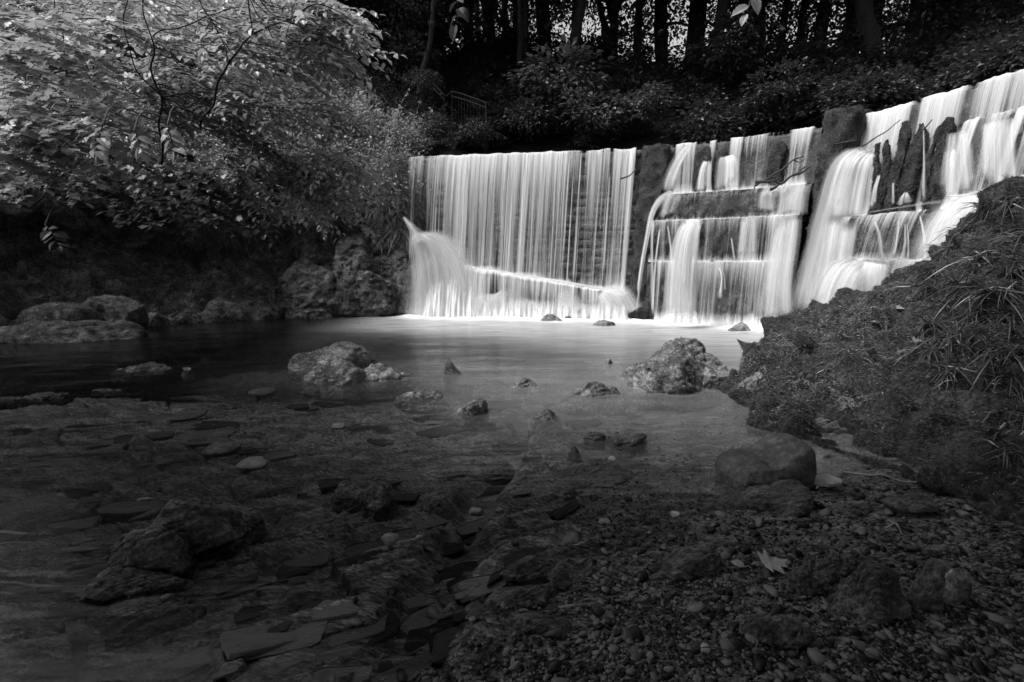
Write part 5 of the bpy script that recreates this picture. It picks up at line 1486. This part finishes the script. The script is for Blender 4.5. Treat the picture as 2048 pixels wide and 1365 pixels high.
# weeds one can tell apart at the edge of the bank: stems with whorls of small leaves
GW = 'weedy plants on the left bank beside the weir'
for i, (px, py, Yd, h, lab) in enumerate([
    (640, 300, 12.2, 1.3, 'bushy pale weed in the sunniest part of the bank'), (700, 270, 12.6, 1.2, 'pale fine-leaved weed beside the bushy one'),
    (740, 290, 12.6, 1.3, 'tall weed with a narrow seed head'), (790, 300, 12.8, 1.0, 'leafy weed nodding over the end of the weir'),
    (835, 302, 13.0, 0.8, 'weed at the very lip where the weir meets the bank'), (600, 330, 12.0, 1.1, 'broad weed among long grass above the outcrop'),
    (560, 290, 12.2, 1.3, 'shaded-edge weed below the arching bough'), (680, 340, 12.0, 0.8, 'low weed over the hanging grass'),
    (770, 340, 12.4, 0.7, 'small weed on the rock edge left of the curtain'), (905, 298, 13.2, 0.5, 'grassy tuft behind the left end of the crest')]):
    rg = np.random.RandomState(130 + i); p0 = at(px, py, Yd)
    o = empty('weed', p0); tag(o, lab, 'weed', GW)
    lv, st = [], []
    for k in range(16):
        d = np.array((rg.normal() * .45, rg.normal() * .45, 1.0)); P = catmull([p0, p0 + d * h * .5, p0 + d * h * .9 + rg.normal(size=3) * .12], 8)
        st.append(tube(P, np.linspace(.006, .002, 8), 4))
        n = 22; t = rg.uniform(.2, 1, n); q = np.stack([np.interp(t * 7, range(8), P[:, c]) for c in range(3)], 1)
        lv.append(leaf_cloud(q, np.tile((0, 0, 1.0), (n, 1)), rg, 0.075, OV, .8, .45))
    V, Fc = join(st); tag(link('stems', mesh('stems', local(o, V), Fc, M['grass']), o), kind='stuff')
    V, Fc = join(lv); tag(link('foliage', mesh('foliage', local(o, V), Fc, M['leaf'], smooth=False), o), kind='stuff')
# bare roots and stems hanging over the lip
for i, (pp, lab) in enumerate([
    ([(778, 262, 11.9), (770, 300, 11.8), (778, 345, 11.8), (777, 375, 11.8)], 'longest bare root dangling beside the curtain'),
    ([(748, 290, 11.7), (745, 330, 11.6), (748, 360, 11.6)], 'shorter bare root left of the longest one'),
    ([(790, 265, 11.9), (770, 295, 11.8), (758, 312, 11.8)], 'pale root slanting down to the left'),
    ([(684, 335, 11.5), (682, 350, 11.4), (680, 372, 11.4)], 'pale root hanging below the sunny weeds')]):
    stick('hanging_root', [at(*p) for p in pp], 0.012, 'stick', lab, 'root', 'roots hanging over the rock left of the curtain')

# right bank: moss, grass and woodrush
rg = np.random.RandomState(82)
P, Nn = sample_surface(RBV, RBF, 130000, rg, lambda c, n: ((c[:, 2] > 0.03) & (c[:, 0] < 7)) * (0.1 + np.clip(n[:, 2], 0, 1)) * (0.06 + (fbm(c * 2.2 + 3, 3) > 0.0)))
V, Fc = blades(P, Nn, 0.014 + 0.04 * rg.rand(len(P)) ** 2, 0.006, rg, 1.0, 0.9, 2, 0.2)
tag(link('moss', mesh('moss', V, Fc, M['mossblade'])), kind='stuff')
def lit_patch(c, n):  # sunlit highlights painted as lighter moss on upward and left-facing spots
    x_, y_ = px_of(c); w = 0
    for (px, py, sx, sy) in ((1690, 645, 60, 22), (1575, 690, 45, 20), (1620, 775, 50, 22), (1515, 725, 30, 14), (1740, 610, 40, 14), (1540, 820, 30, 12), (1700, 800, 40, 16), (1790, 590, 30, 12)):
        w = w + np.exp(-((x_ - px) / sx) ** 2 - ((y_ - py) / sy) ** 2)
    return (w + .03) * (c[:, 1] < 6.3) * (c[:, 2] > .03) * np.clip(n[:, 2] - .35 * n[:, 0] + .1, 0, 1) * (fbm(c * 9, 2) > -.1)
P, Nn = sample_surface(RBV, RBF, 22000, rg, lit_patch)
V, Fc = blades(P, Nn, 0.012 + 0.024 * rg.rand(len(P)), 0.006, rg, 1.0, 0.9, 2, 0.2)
tag(link('moss', mesh('moss', V, Fc, M['highlight_moss'])), kind='stuff')  # lighter moss blades as painted sunlit highlights
P, Nn = sample_surface(RBV, RBF, 2600, rg, lambda c, n: (c[:, 2] > 0.35) * (fbm(c * 1.4 + 8, 2) > 0.05) * 1.0)
V, Fc = blades(P, Nn, 0.06 + 0.14 * rg.rand(len(P)), 0.005, rg, 0.9, 1.6, 3, 0.4)
tag(link('grass', mesh('grass', V, Fc, M['grass'])), kind='stuff')
qx, qy = px_of(RBV)
def on_rb(px, py):
    d = (qx - px) ** 2 + (qy - py) ** 2; front = RBV[:, 1] < 6.2
    c = np.where(front, d, 1e9); i = np.argsort(c)[:30]
    return RBV[i[np.argmin(RBV[i, 1])]]
GWR = 'clumps of broad-bladed woodrush on the right bank'
spots = [(1975, 410, .55), (2030, 400, .6), (1940, 450, .5), (2000, 455, .55), (2045, 470, .55), (1905, 495, .5), (1960, 510, .5), (2020, 530, .55), (1880, 540, .45), (1925, 560, .5), (1985, 570, .5), (1850, 570, .4),
         (1890, 605, .45), (1950, 620, .45), (2010, 620, .5), (1860, 640, .42), (1905, 670, .45), (1965, 690, .45), (2030, 690, .45), (1850, 690, .42), (1890, 730, .42), (1600, 745, .30), (1655, 730, .25), (1880, 770, .42), (1700, 650, .22), (1995, 760, .42), (2040, 820, .42), (1985, 850, .36), (2045, 900, .36), (1760, 640, .25)]
for i, (px, py, h) in enumerate(spots):
    rg = np.random.RandomState(300 + i); p = on_rb(px, py)
    n = int(70 * h / 0.45)
    base = p + np.column_stack([rg.normal(size=(n, 2)) * 0.05, rg.normal(size=n) * .015])
    V, Fc = blades(base, np.tile((-.25, -.45, .85), (n, 1)), h * .85 * (0.4 + .8 * rg.rand(n)), 0.013, rg, 1.3, 2.1, 4, 0.35)
    o = link('woodrush_clump', mesh('woodrush_clump', V - p, Fc, M['grass_dark']), loc=p - np.array((0, 0, .02)))
    tag(o, 'dark woodrush clump with long arching blades on the right bank slope' if py > 440 and i not in (21, 22) else ('woodrush clump outlined against the bright cascade on top of the bank' if py <= 440 else 'thin grass clump hanging on the mossy rock near the water'), 'plant', GWR if (py > 440 and i not in (21, 22)) else ('woodrush on top of the right bank' if py <= 440 else 'thin grass on the mossy rock'))
    LABEL.append((o, o['label']))
# fallen leaves
def flat_leaf(p, size, yaw, lab, nrm=(0, -.2, 1), kind='lobed'):
    Mx = frames(np.array([[math.cos(yaw), math.sin(yaw), 0]]), np.array([nrm], float))[0] * size
    V = (OV if kind == 'ovate' else LO)[0].copy(); V[:, 2] += 0.22 * np.sin(V[:, 0] * 5 + 1) * V[:, 1] + .5 * V[:, 0] ** 2
    Fc = (OV if kind == 'ovate' else LO)[1]
    o = link('fallen_leaf', mesh('fallen_leaf', V @ Mx.T, Fc, M['deadleaf'], smooth=False), loc=p)
    st = tube(np.array([(0, 0, 0), Mx[:, 1] * -.25 + np.array((0, 0, .01)), Mx[:, 1] * -.5]), 0.0025, 4)
    link('stalk', mesh('stalk', *st, M['deadleaf']), o)
    return tag(o, lab, 'leaf')
flat_leaf(onbed(1528, 1118, .03), 0.108, 0.1, 'pale curled sycamore leaf lying on the gravel')
flat_leaf(onbed(1492, 1113, .015), 0.055, 2.6, 'small pale scrap of leaf left of the curled sycamore leaf', kind='ovate')
flat_leaf(on_rb(1815, 684) + np.array((-.02, -.05, .03)), 0.10, 0.3, 'pale fallen leaf on the right bank beside the woodrush', (-.2, -.7, .7))
flat_leaf(on_rb(1782, 622) + np.array((-.02, -.05, .03)), 0.11, 0.2, 'faint fallen leaf on the moss near the ridge of the right bank', (-.2, -.6, .7), 'ovate')
flat_leaf(on_rb(1742, 650) + np.array((-.02, -.05, .03)), 0.08, 1.2, 'small bright leaf on the moss left of the faint one', (-.2, -.6, .7))
flat_leaf(on_rb(1945, 420) + np.array((-.02, -.1, .15)), 0.2, 0.1, 'broad leaf among the woodrush on top of the bank', (-.2, -.6, .7), 'ovate')

rg = np.random.RandomState(123)
for i in range(16):
    py = rg.uniform(990, 1340); px = rg.uniform(1250 + (1340 - py) * .7, 2040)
    p = onbed(px, py, .012); a = rg.rand() * 6.28; L_ = rg.uniform(.05, .16)
    e = np.array((math.cos(a), math.sin(a), 0)) * L_
    V, Fc = tube(catmull([(0, 0, 0), e * .5 + np.array((0, 0, .012)) + rg.normal(size=3) * .008, e + np.array((0, 0, .004))], 8), np.linspace(.0028, .0012, 8), 5)
    tag(link('twig', mesh('twig', V, Fc, M['twig']), loc=p), 'thin dark twig lying among the gravel of the shore', 'twig', 'twigs littering the gravel shore')
# ------------------------------------------------------------------ iron railing behind the left end of the weir
def railing():
    A = [at(834, 132, 14.6), at(888, 190, 13.6)]; B = [at(904, 183, 13.5), at(938, 193, 13.35), at(972, 206, 13.2)]
    o = empty('railing', at(905, 270, 13.5)); tag(o, 'dark iron railing with thin upright bars descending through the trees', 'railing')
    for nm, pts, r in (('handrail', A, .015), ('handrail', [A[1], A[1] + np.array((.08, 0, -.03)), B[0]], .015), ('handrail', B, .015)):
        V, Fc = tube(catmull(pts, 8), r, 6); link(nm, mesh(nm, local(o, V), Fc, M['iron']), o)
    dn = np.array((0, 0, -.13))
    for pts in (A, B):
        V, Fc = tube(catmull([p + dn for p in pts], 8), .014, 6); link('middle_rail', mesh('middle_rail', local(o, V), Fc, M['iron']), o)
        V, Fc = tube(catmull([p + np.array((0, 0, -1.05)) for p in pts], 8), .014, 6); link('bottom_rail', mesh('bottom_rail', local(o, V), Fc, M['iron']), o)
    bm = None
    for pts, n in ((A, 11), (B, 12)):
        Q = catmull(pts, n)
        for k, p in enumerate(Q):
            r = .018 if k in (0, n - 1) else .006
            V, Fc = tube(np.array([(0, 0, 0), (0, 0, -.6), (0, 0, -1.25)]), r, 6)
            nm = 'post' if k in (0, n - 1) else 'bar'
            link(nm, mesh(nm, V, Fc, M['iron']), o, loc=p - np.array(o.location))
railing()

# ------------------------------------------------------------------ shrubs on the dark slope behind the weir
def shrub_mesh(seed, n, r, size, tmpl=LS, squash=0.75):
    rg = np.random.RandomState(seed)
    # leaves in layered sprays spread through the crown
    k = max(6, n // 28)
    cd = rg.normal(size=(k, 3)); cd /= np.linalg.norm(cd, axis=1)[:, None]; cd[:, 2] = cd[:, 2] * 0.8 + 0.15
    cc = cd * (rg.rand(k) ** 0.45)[:, None] * r * np.array((1, 1, squash))
    idx = rg.randint(k, size=n)
    off = rg.normal(size=(n, 3)) * r * np.array((0.20, 0.20, 0.045))
    off[:, 2] -= 0.35 * np.hypot(off[:, 0], off[:, 1]) ** 1.4 / r
    P = cc[idx] + off
    out = cc[idx] / (np.linalg.norm(cc[idx], axis=1)[:, None] + 1e-6)
    nv = np.array((0, 0, .85)) + out * 0.35 + rg.normal(size=(n, 3)) * 0.32
    D_ = off * 1.2 + out * 0.4 * r + rg.normal(size=(n, 3)) * 0.25 * r * .4; D_[:, 2] -= 0.1 * r
    V, Fc = merge(tmpl[0], tmpl[1], frames(D_, nv) * (size * (0.6 + 0.8 * rg.rand(n)))[:, None, None], P)
    st = []
    for j in range(5):
        c = cc[rg.randint(k)]
        st.append(tube(catmull([(rg.normal() * .1 * r, rg.normal() * .1 * r, -r * squash * 1.1), c * .5 + np.array((0, 0, -.2 * r)), c], 8), np.linspace(.03, .008, 8) * r, 5))
    sV, sF = join(st)
    return V, Fc, sV, sF
SH = []
for k in range(5):
    V, Fc, sV, sF = shrub_mesh(700 + k, 1500, 1.0, 0.13, (LS, OV, LS, OV, LS)[k])
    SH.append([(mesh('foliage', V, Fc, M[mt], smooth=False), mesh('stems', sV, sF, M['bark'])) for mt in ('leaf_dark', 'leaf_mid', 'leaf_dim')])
def shrub(p, r, k, mt, label, group, yaw, name='shrub'):
    o = empty(name, p); o.rotation_euler[2] = yaw; o.scale = (r, r, r * 0.9)
    tag(o, label, 'shrub', group); LABEL.append((o, label))
    f, s = SH[k][mt]
    tag(link('foliage', f, o), kind='stuff'); link('stems', s, o)
rg = np.random.RandomState(90)
cnt = 0
while cnt < 105:
    d = rg.uniform(2.2, 9.0)
    s = rg.uniform(0, CS[-1]); c = wpt(s, -d, 0)
    X, Y = float(c[0]), float(c[1])
    if X < -2.5 or X > 20: continue
    z = float(hill_z(np.array([X]), np.array([Y]))[0])
    if not 850 < px_of(np.array([[X, Y, z + .5]]))[0][0] < 2120: continue
    r = rg.uniform(0.55, 1.15) * (1.15 if d > 7 else .9)
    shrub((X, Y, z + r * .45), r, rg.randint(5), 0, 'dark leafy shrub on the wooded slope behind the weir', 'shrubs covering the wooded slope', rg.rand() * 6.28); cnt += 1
# paler, larger-leaved shrubs close behind the crest
for i, (px, py, Yd, r, lab) in enumerate([(1120, 160, 14.3, 1.25, 'arching pale-leaved shrub behind the middle of the tall curtain'), (1180, 230, 13.6, 1.0, 'drooping pale-leaved shrub whose leaves hang nearest the tall curtain'), (1060, 240, 13.8, .8, 'low shrub right of the iron railing'), (1290, 215, 13.2, .8, 'small leafy shrub above the first buttress'), (1560, 180, 11.6, .8, 'leafy shrub low on the slope above the stepped cascade'), (1460, 90, 15, 1.1, 'spreading shrub high on the slope with sprays to the right')]):
    shrub(at(px, py, Yd), r, (1, 3, 1, 3, 1, 3)[i], 2 if i in (0, 1, 3) else 0, lab, 'paler shrubs close behind the crest', i * 1.1)
for i, (px, py, Yd, r, lab) in enumerate([(868, 250, 12.9, .5, 'small dark bush in front of the lower railing bars'), (950, 262, 12.9, .45, 'small dark bush at the right foot of the railing'), (850, 160, 13.3, .45, 'dark leafy growth beside the upper end of the railing')]):
    shrub(at(px, py, Yd), r, i, 0, lab, 'dark bushes around the railing', i * 2.0, 'bush')
# bushes on the upper left bank, in the sun, and dark ones beside the railing
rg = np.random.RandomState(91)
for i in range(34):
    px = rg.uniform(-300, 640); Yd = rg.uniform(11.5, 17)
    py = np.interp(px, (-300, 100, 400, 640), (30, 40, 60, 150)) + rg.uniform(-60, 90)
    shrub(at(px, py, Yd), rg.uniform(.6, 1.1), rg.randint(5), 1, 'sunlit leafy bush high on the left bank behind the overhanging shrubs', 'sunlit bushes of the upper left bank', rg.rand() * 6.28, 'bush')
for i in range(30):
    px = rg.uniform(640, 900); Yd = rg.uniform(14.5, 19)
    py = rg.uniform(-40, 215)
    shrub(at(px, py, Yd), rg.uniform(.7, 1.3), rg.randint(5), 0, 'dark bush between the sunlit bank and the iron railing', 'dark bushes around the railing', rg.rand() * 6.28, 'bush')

# ------------------------------------------------------------------ trees
def tree_trunk(seed, h, r):
    rg = np.random.RandomState(seed)
    P = catmull([(0, 0, -.6), (rg.normal() * .1, rg.normal() * .1, h * .3), (rg.normal() * .4, rg.normal() * .3, h * .65), (rg.normal() * .8, rg.normal() * .5, h)], 26)
    R = r * np.interp(np.linspace(0, 1, 26), (0, .06, .5, 1), (1.5, 1.0, .75, .3))
    parts = [tube(P, R, 10, noise=r * .5)]
    br = []
    for k in range(10):
        f = rg.uniform(.25, .95); b = P[int(f * 25)]; a = rg.rand() * 6.28
        L_ = rg.uniform(1.0, 2.6); e = b + np.array((math.cos(a) * L_, math.sin(a) * L_, rg.uniform(.1, 1.2)))
        br.append(tube(catmull([b, (b + e) / 2 + np.array((0, 0, .2)), e], 8), np.linspace(r * .3, .015, 8), 5))
    return parts[0], join(br)
def crown_mesh(seed, n, h, rad_, size, low=0.3, shape='broad'):
    rg = np.random.RandomState(seed)
    k = n // 26
    z = rg.uniform(low, 1.08, k) * h
    rr = rad_ * np.sqrt(rg.rand(k)) * (np.interp(z / h, (low, low + .25, .8, 1.08), (.6, 1, .9, .3)) if shape == 'broad' else np.interp(z / h, (low, 1.08), (1, .1)))
    a = rg.rand(k) * 6.28
    cc = np.column_stack([rr * np.cos(a), rr * np.sin(a), z])
    idx = rg.randint(k, size=n)
    off = rg.normal(size=(n, 3)) * np.array((.42, .42, .16))
    P = cc[idx] + off
    D_ = off + rg.normal(size=(n, 3)) * .3; D_[:, 2] -= .3
    nv = np.array((0, 0, .8)) + rg.normal(size=(n, 3)) * .5
    return merge(LS[0], LS[1], frames(D_, nv) * (size * (.6 + .8 * rg.rand(n)))[:, None, None], P)
TV = []
for k in range(5):
    h = 9.5 + k * .6; r = (.17, .24, .30, .20, .36)[k]
    t, b = tree_trunk(800 + k, h, r)
    c = crown_mesh(820 + k, 4200, h, 2.6, .16, low=.12 if k % 2 else .2)
    TV.append((mesh('trunk', *t, M['bark']), mesh('branches', *b, M['bark']), mesh('crown', *c, M['leaf_dark'], smooth=False)))
def tree(p, k, label, group, yaw, sc=1.0, name='tree'):
    o = empty(name, p); o.rotation_euler[2] = yaw; o.scale = (sc,) * 3
    tag(o, label, 'tree', group); LABEL.append((o, label))
    link('trunk', TV[k][0], o); tag(link('branches', TV[k][1], o), kind='stuff'); tag(link('crown', TV[k][2], o), kind='stuff')
rg = np.random.RandomState(95)
tops = [(1035, 20.5, 1), (1050, 19, 0), (1095, 22, 2), (1150, 23, 1), (1225, 23, 3), (1275, 22, 0), (1330, 21.5, 2), (1385, 21, 4), (1432, 21, 1), (1510, 21.5, 2), (1560, 20, 0), (1600, 20, 3), (1635, 19.5, 1), (1700, 18.8, 4), (1765, 18.5, 2), (1830, 18, 3), (1865, 18.2, 4), (1900, 17.8, 4), (1950, 17.5, 1), (1990, 17.3, 2), (2040, 17, 3), (2110, 17, 4), (2180, 17, 1)]
for i, (px, Yd, k) in enumerate(tops):
    x = (px - 1024) / F * (Yd * cp - 1.5); z = float(hill_z(np.array([x]), np.array([Yd]))[0])
    tree((x, Yd, z), k, 'dark tree trunk silhouetted against the bright sky on top of the slope', 'trees along the top of the slope', rg.rand() * 6.28, rg.uniform(.85, 1.15))
for i in range(9):
    px = rg.uniform(1000, 2150); Yd = rg.uniform(28, 36)
    x = (px - 1024) / F * Yd; z = float(hill_z(np.array([x]), np.array([Yd]))[0])
    tree((x, Yd, z), rg.randint(5), 'slim farther tree showing between the trunks on top of the slope', 'farther trees beyond the slope', rg.rand() * 6.28, rg.uniform(.9, 1.3))
for i, (px, Yd, k) in enumerate([(690, 20, 1), (760, 18, 0), (830, 19, 2), (885, 21, 1), (940, 19.5, 3), (990, 22, 2), (560, 22, 3), (470, 24, 1), (350, 23, 2), (200, 24, 3), (50, 24, 1), (-120, 22, 2), (620, 26, 4), (720, 26, 2), (860, 27, 4), (960, 28, 3)]):
    x = (px - 1024) / F * (Yd * cp - 1.0); z = at(px, np.interp(px, (-100, 400, 700, 990), (0, 20, 110, 150)), Yd)[2]
    tree((x, Yd, z - .8), k, 'dense dark tree above the railing and the sunlit bank', 'trees above the left bank', rg.rand() * 6.28, rg.uniform(.9, 1.2))
# slim stems in front of the slope
def sapling(pp, r, label):
    o = empty('sapling', at(*pp[0])); tag(o, label, 'tree', 'slim stems on the slope behind the weir')
    P = catmull([at(*p) for p in pp], 20)
    V, Fc = tube(P, np.linspace(r, r * .6, 20), 7, noise=r * .4); link('trunk', mesh('trunk', local(o, V), Fc, M['bark']), o)
    rg = np.random.RandomState(int(pp[0][0])); lv = []
    for k in range(7):
        q = P[rg.randint(8, 20)]; a = rg.rand() * 6.28
        Pp, Mx, pos = spray(rg, q, (math.cos(a), math.sin(a), .2), .8, 10, .14)
        link('branch', mesh('branch', *(lambda t: (local(o, t[0]), t[1]))(tube(Pp, np.linspace(.012, .004, len(Pp)), 4)), M['bark']), o)
        lv.append(merge(LS[0], LS[1], Mx, pos))
    V, Fc = join(lv); tag(link('crown', mesh('crown', local(o, V), Fc, M['leaf_dark'], smooth=False), o), kind='stuff')
sapling([(838, 190, 14.2), (846, 140, 14.1), (860, 90, 14.0), (866, 20, 14), (880, -120, 14)], .09, 'slim leaning trunk beside the top of the railing')
sapling([(1038, 130, 17), (1040, 60, 17), (1036, -60, 17)], .10, 'straight dark trunk right of the hanging sprig')
sapling([(1050, 80, 17.5), (1051, 20, 17.5), (1052, -80, 17.5)], .055, 'thin pale pole-like stem beside the straight dark trunk')
sapling([(1090, 60, 17.5), (1120, 20, 17.4), (1150, -30, 17.3)], .06, 'stem slanting up to the right past a sky gap')

# unseen trees added to shade the near stream and the wooded slope
def added_tree(p, seed, label, clumps, h, n, size=.26, thr=-.22):
    rg = np.random.RandomState(seed)
    o = empty('added_shade_tree', p); tag(o, label, 'tree', 'unseen trees added for shade')
    t, b = tree_trunk(seed, h, .3)
    link('trunk', mesh('trunk', *t, M['bark']), o)
    lv, br = [], []
    for (cx, cy, cz, rx, ry, rz_) in clumps:
        P = np.column_stack([rg.uniform(-1, 1, n), rg.uniform(-1, 1, n), rg.normal(size=n) * .5])
        P = P[(P[:, 0] ** 2 + P[:, 1] ** 2) < 1] * np.array((rx, ry, rz_)) + np.array((cx, cy, cz))
        P = P[fbm(P * .55 + seed, 2) > thr]
        m = len(P); D_ = rg.normal(size=(m, 3)); D_[:, 2] = D_[:, 2] * .3 - .2
        lv.append(merge(LS[0], LS[1], frames(D_, np.array((0, 0, 1)) + rg.normal(size=(m, 3)) * .4) * (size * (.7 + .6 * rg.rand(m)))[:, None, None], P))
        top = np.array((p[0], p[1], p[2] + h * .75)); e = np.array((cx, cy, cz))
        br.append(tube(catmull([top, (top + e) / 2 + np.array((0, 0, .6)), e], 12), np.linspace(.12, .04, 12), 6))
    V, Fc = join(lv); tag(link('crown', mesh('crown', local(o, V), Fc, M['leaf_dark'], smooth=False), o), kind='stuff')
    V, Fc = join(br); tag(link('branches', mesh('branches', local(o, V), Fc, M['bark']), o), kind='stuff')
added_tree((-7.5, -3.5, -.1), 1, 'large unseen tree added on the near left bank to shade the stream', [(-8.5, -0.2, 7.6, 4.2, 3.2, .8), (-4.0, -1.1, 8.2, 3.8, 3.2, .8), (-7.5, -5.5, 8.2, 5, 4, .8)], 9, 17000, thr=-.6)
added_tree((6.5, -3.0, .4), 2, 'large unseen tree added on the near right bank to shade the stream', [(0.6, -1.0, 8.2, 3.4, 3.2, .8), (4.6, 0.2, 7.6, 3.6, 3.2, .8), (5.5, -5, 8.3, 5, 4, .8)], 9, 17000, thr=-.6)
added_tree((-1.0, -8.5, -.1), 3, 'large unseen tree added downstream of the camera for shade', [(-1.0, -4.5, 7.8, 4.4, 3.8, .8), (-7, -11, 7, 6, 4, 1.5), (4, -11, 7, 6, 4, 1.5)], 9, 15000, thr=-.6)
for i, (x, y) in enumerate([(-3.5, 15), (1.5, 14.6), (6.5, 14.4), (11, 12.5), (15, 14), (4, 19), (10, 18), (-1, 19), (15.5, 10.3), (19, 12)]):  # unseen crowns added above the slope to keep the sun off it
    z = float(hill_z(np.array([x * 1.0]), np.array([y * 1.0]))[0])
    added_tree((x + .5, y + 3.5, z), 20 + i, 'tall unseen tree added to shade the wooded slope, ' + ('first', 'second', 'third', 'fourth', 'fifth', 'sixth', 'seventh', 'eighth', 'ninth', 'tenth')[i] + ' of ten', [(x - 1.4, y, 12.4 + .2 * (i % 3), 3.0, 2.4, .7), (x + 1.6, y + .6, 13.2, 3.0, 2.6, .7)], 13 - z, 5200, .3, thr=-.5)
rg = np.random.RandomState(99)  # unseen trees added round the clearing to cut low sky light
for i, (x, y) in enumerate([(-14, 1), (-13, -4), (-11, -9), (-6, -13), (-1, -14), (4, -13), (9, -10), (11, -5), (12, 0), (12, 4), (-16, -8), (8, -15)]):
    tree((x, y, 1.0), i % 5, 'unseen tree added to shade the stream, ' + ('first', 'second', 'third', 'fourth', 'fifth', 'sixth', 'seventh', 'eighth', 'ninth', 'tenth', 'eleventh', 'twelfth')[i] + ' round the clearing', 'unseen trees added around the lower stream', rg.rand() * 6.28, 1.1)

# ------------------------------------------------------------------ one label for each of the look-alikes
def zone(px):
    for lim, t in ((1000, "behind the curtain's left end"), (1130, "behind the curtain's middle"), (1270, "behind the curtain's right end"), (1340, 'behind the first buttress'), (1480, "above the stepped cascade's left half"),
                   (1610, "above the stepped cascade's right half"), (1700, 'behind the moss-topped buttress'), (1880, 'behind the row of stakes'), (9999, 'above the bright right cascade')):
        if px < lim: return t
def lzone(px): return 'above the left edge' if px < 120 else 'above the wavy upright stem' if px < 360 else 'above the forked stem' if px < 560 else 'left of the railing' if px < 830 else 'above the railing' if px < 985 else 'right of the railing'
KEYS = {}
for o, lab in LABEL:
    p = np.array([o.location[:]]); qx_, qy_ = px_of(p); px, py = float(qx_[0]), float(qy_[0])
    if lab.startswith('dark leafy shrub'):
        d = float(crest_dist(p[:, 0], p[:, 1])[0])
        k = ('dark shrub', ('low on the slope ' if d < 4.3 else 'halfway up the slope ' if d < 6.8 else 'high on the slope ') + zone(px))
    elif lab.startswith('dark tree trunk'): k = ('dark trunk', 'against the sky ' + zone(px))
    elif lab.startswith('slim farther tree'): k = ('slim farther tree', 'far ' + zone(px))
    elif lab.startswith('dense dark tree'): k = ('dense dark tree', 'high up ' + lzone(px))
    elif lab.startswith('sunlit leafy bush'): k = ('sunlit bush', ('high on the left bank ' if py < 60 else 'lower on the left bank ') + lzone(px))
    elif lab.startswith('dark bush'): k = ('dark bush', ('near the top of the view ' if py < 60 else 'halfway down the bank ' if py < 140 else 'low by the weeds ') + lzone(px))
    elif lab.startswith('dark woodrush clump'): k = ('dark woodrush clump', 'just below the top of the right bank' if py < 520 else 'on the middle slope of the right bank' if py < 640 else 'on the lower slope of the right bank' if py < 745 else 'on the shaded foot of the right bank')
    elif lab.startswith('woodrush clump outlined'): k = ('woodrush clump outlined', 'against the bright cascade on top of the bank')
    elif lab.startswith('thin grass clump'): k = ('thin grass clump', 'hanging on the mossy rock near the water')
    else: continue
    KEYS.setdefault(k, []).append((px, o))
ORD = ['leftmost', 'second', 'third', 'fourth', 'fifth', 'sixth', 'seventh', 'eighth', 'ninth', 'tenth', 'eleventh', 'twelfth', 'thirteenth', 'fourteenth', 'fifteenth']
for (noun, place), lst in KEYS.items():
    lst.sort(key=lambda t: t[0])
    for i, (_, o) in enumerate(lst):
        if len(lst) == 1: o['label'] = noun + ' ' + place
        elif i == 0: o['label'] = 'leftmost ' + noun + ' ' + place
        elif i == len(lst) - 1: o['label'] = 'rightmost ' + noun + ' ' + place
        else: o['label'] = ORD[min(i, 14)] + ' ' + noun + ' from left, ' + place
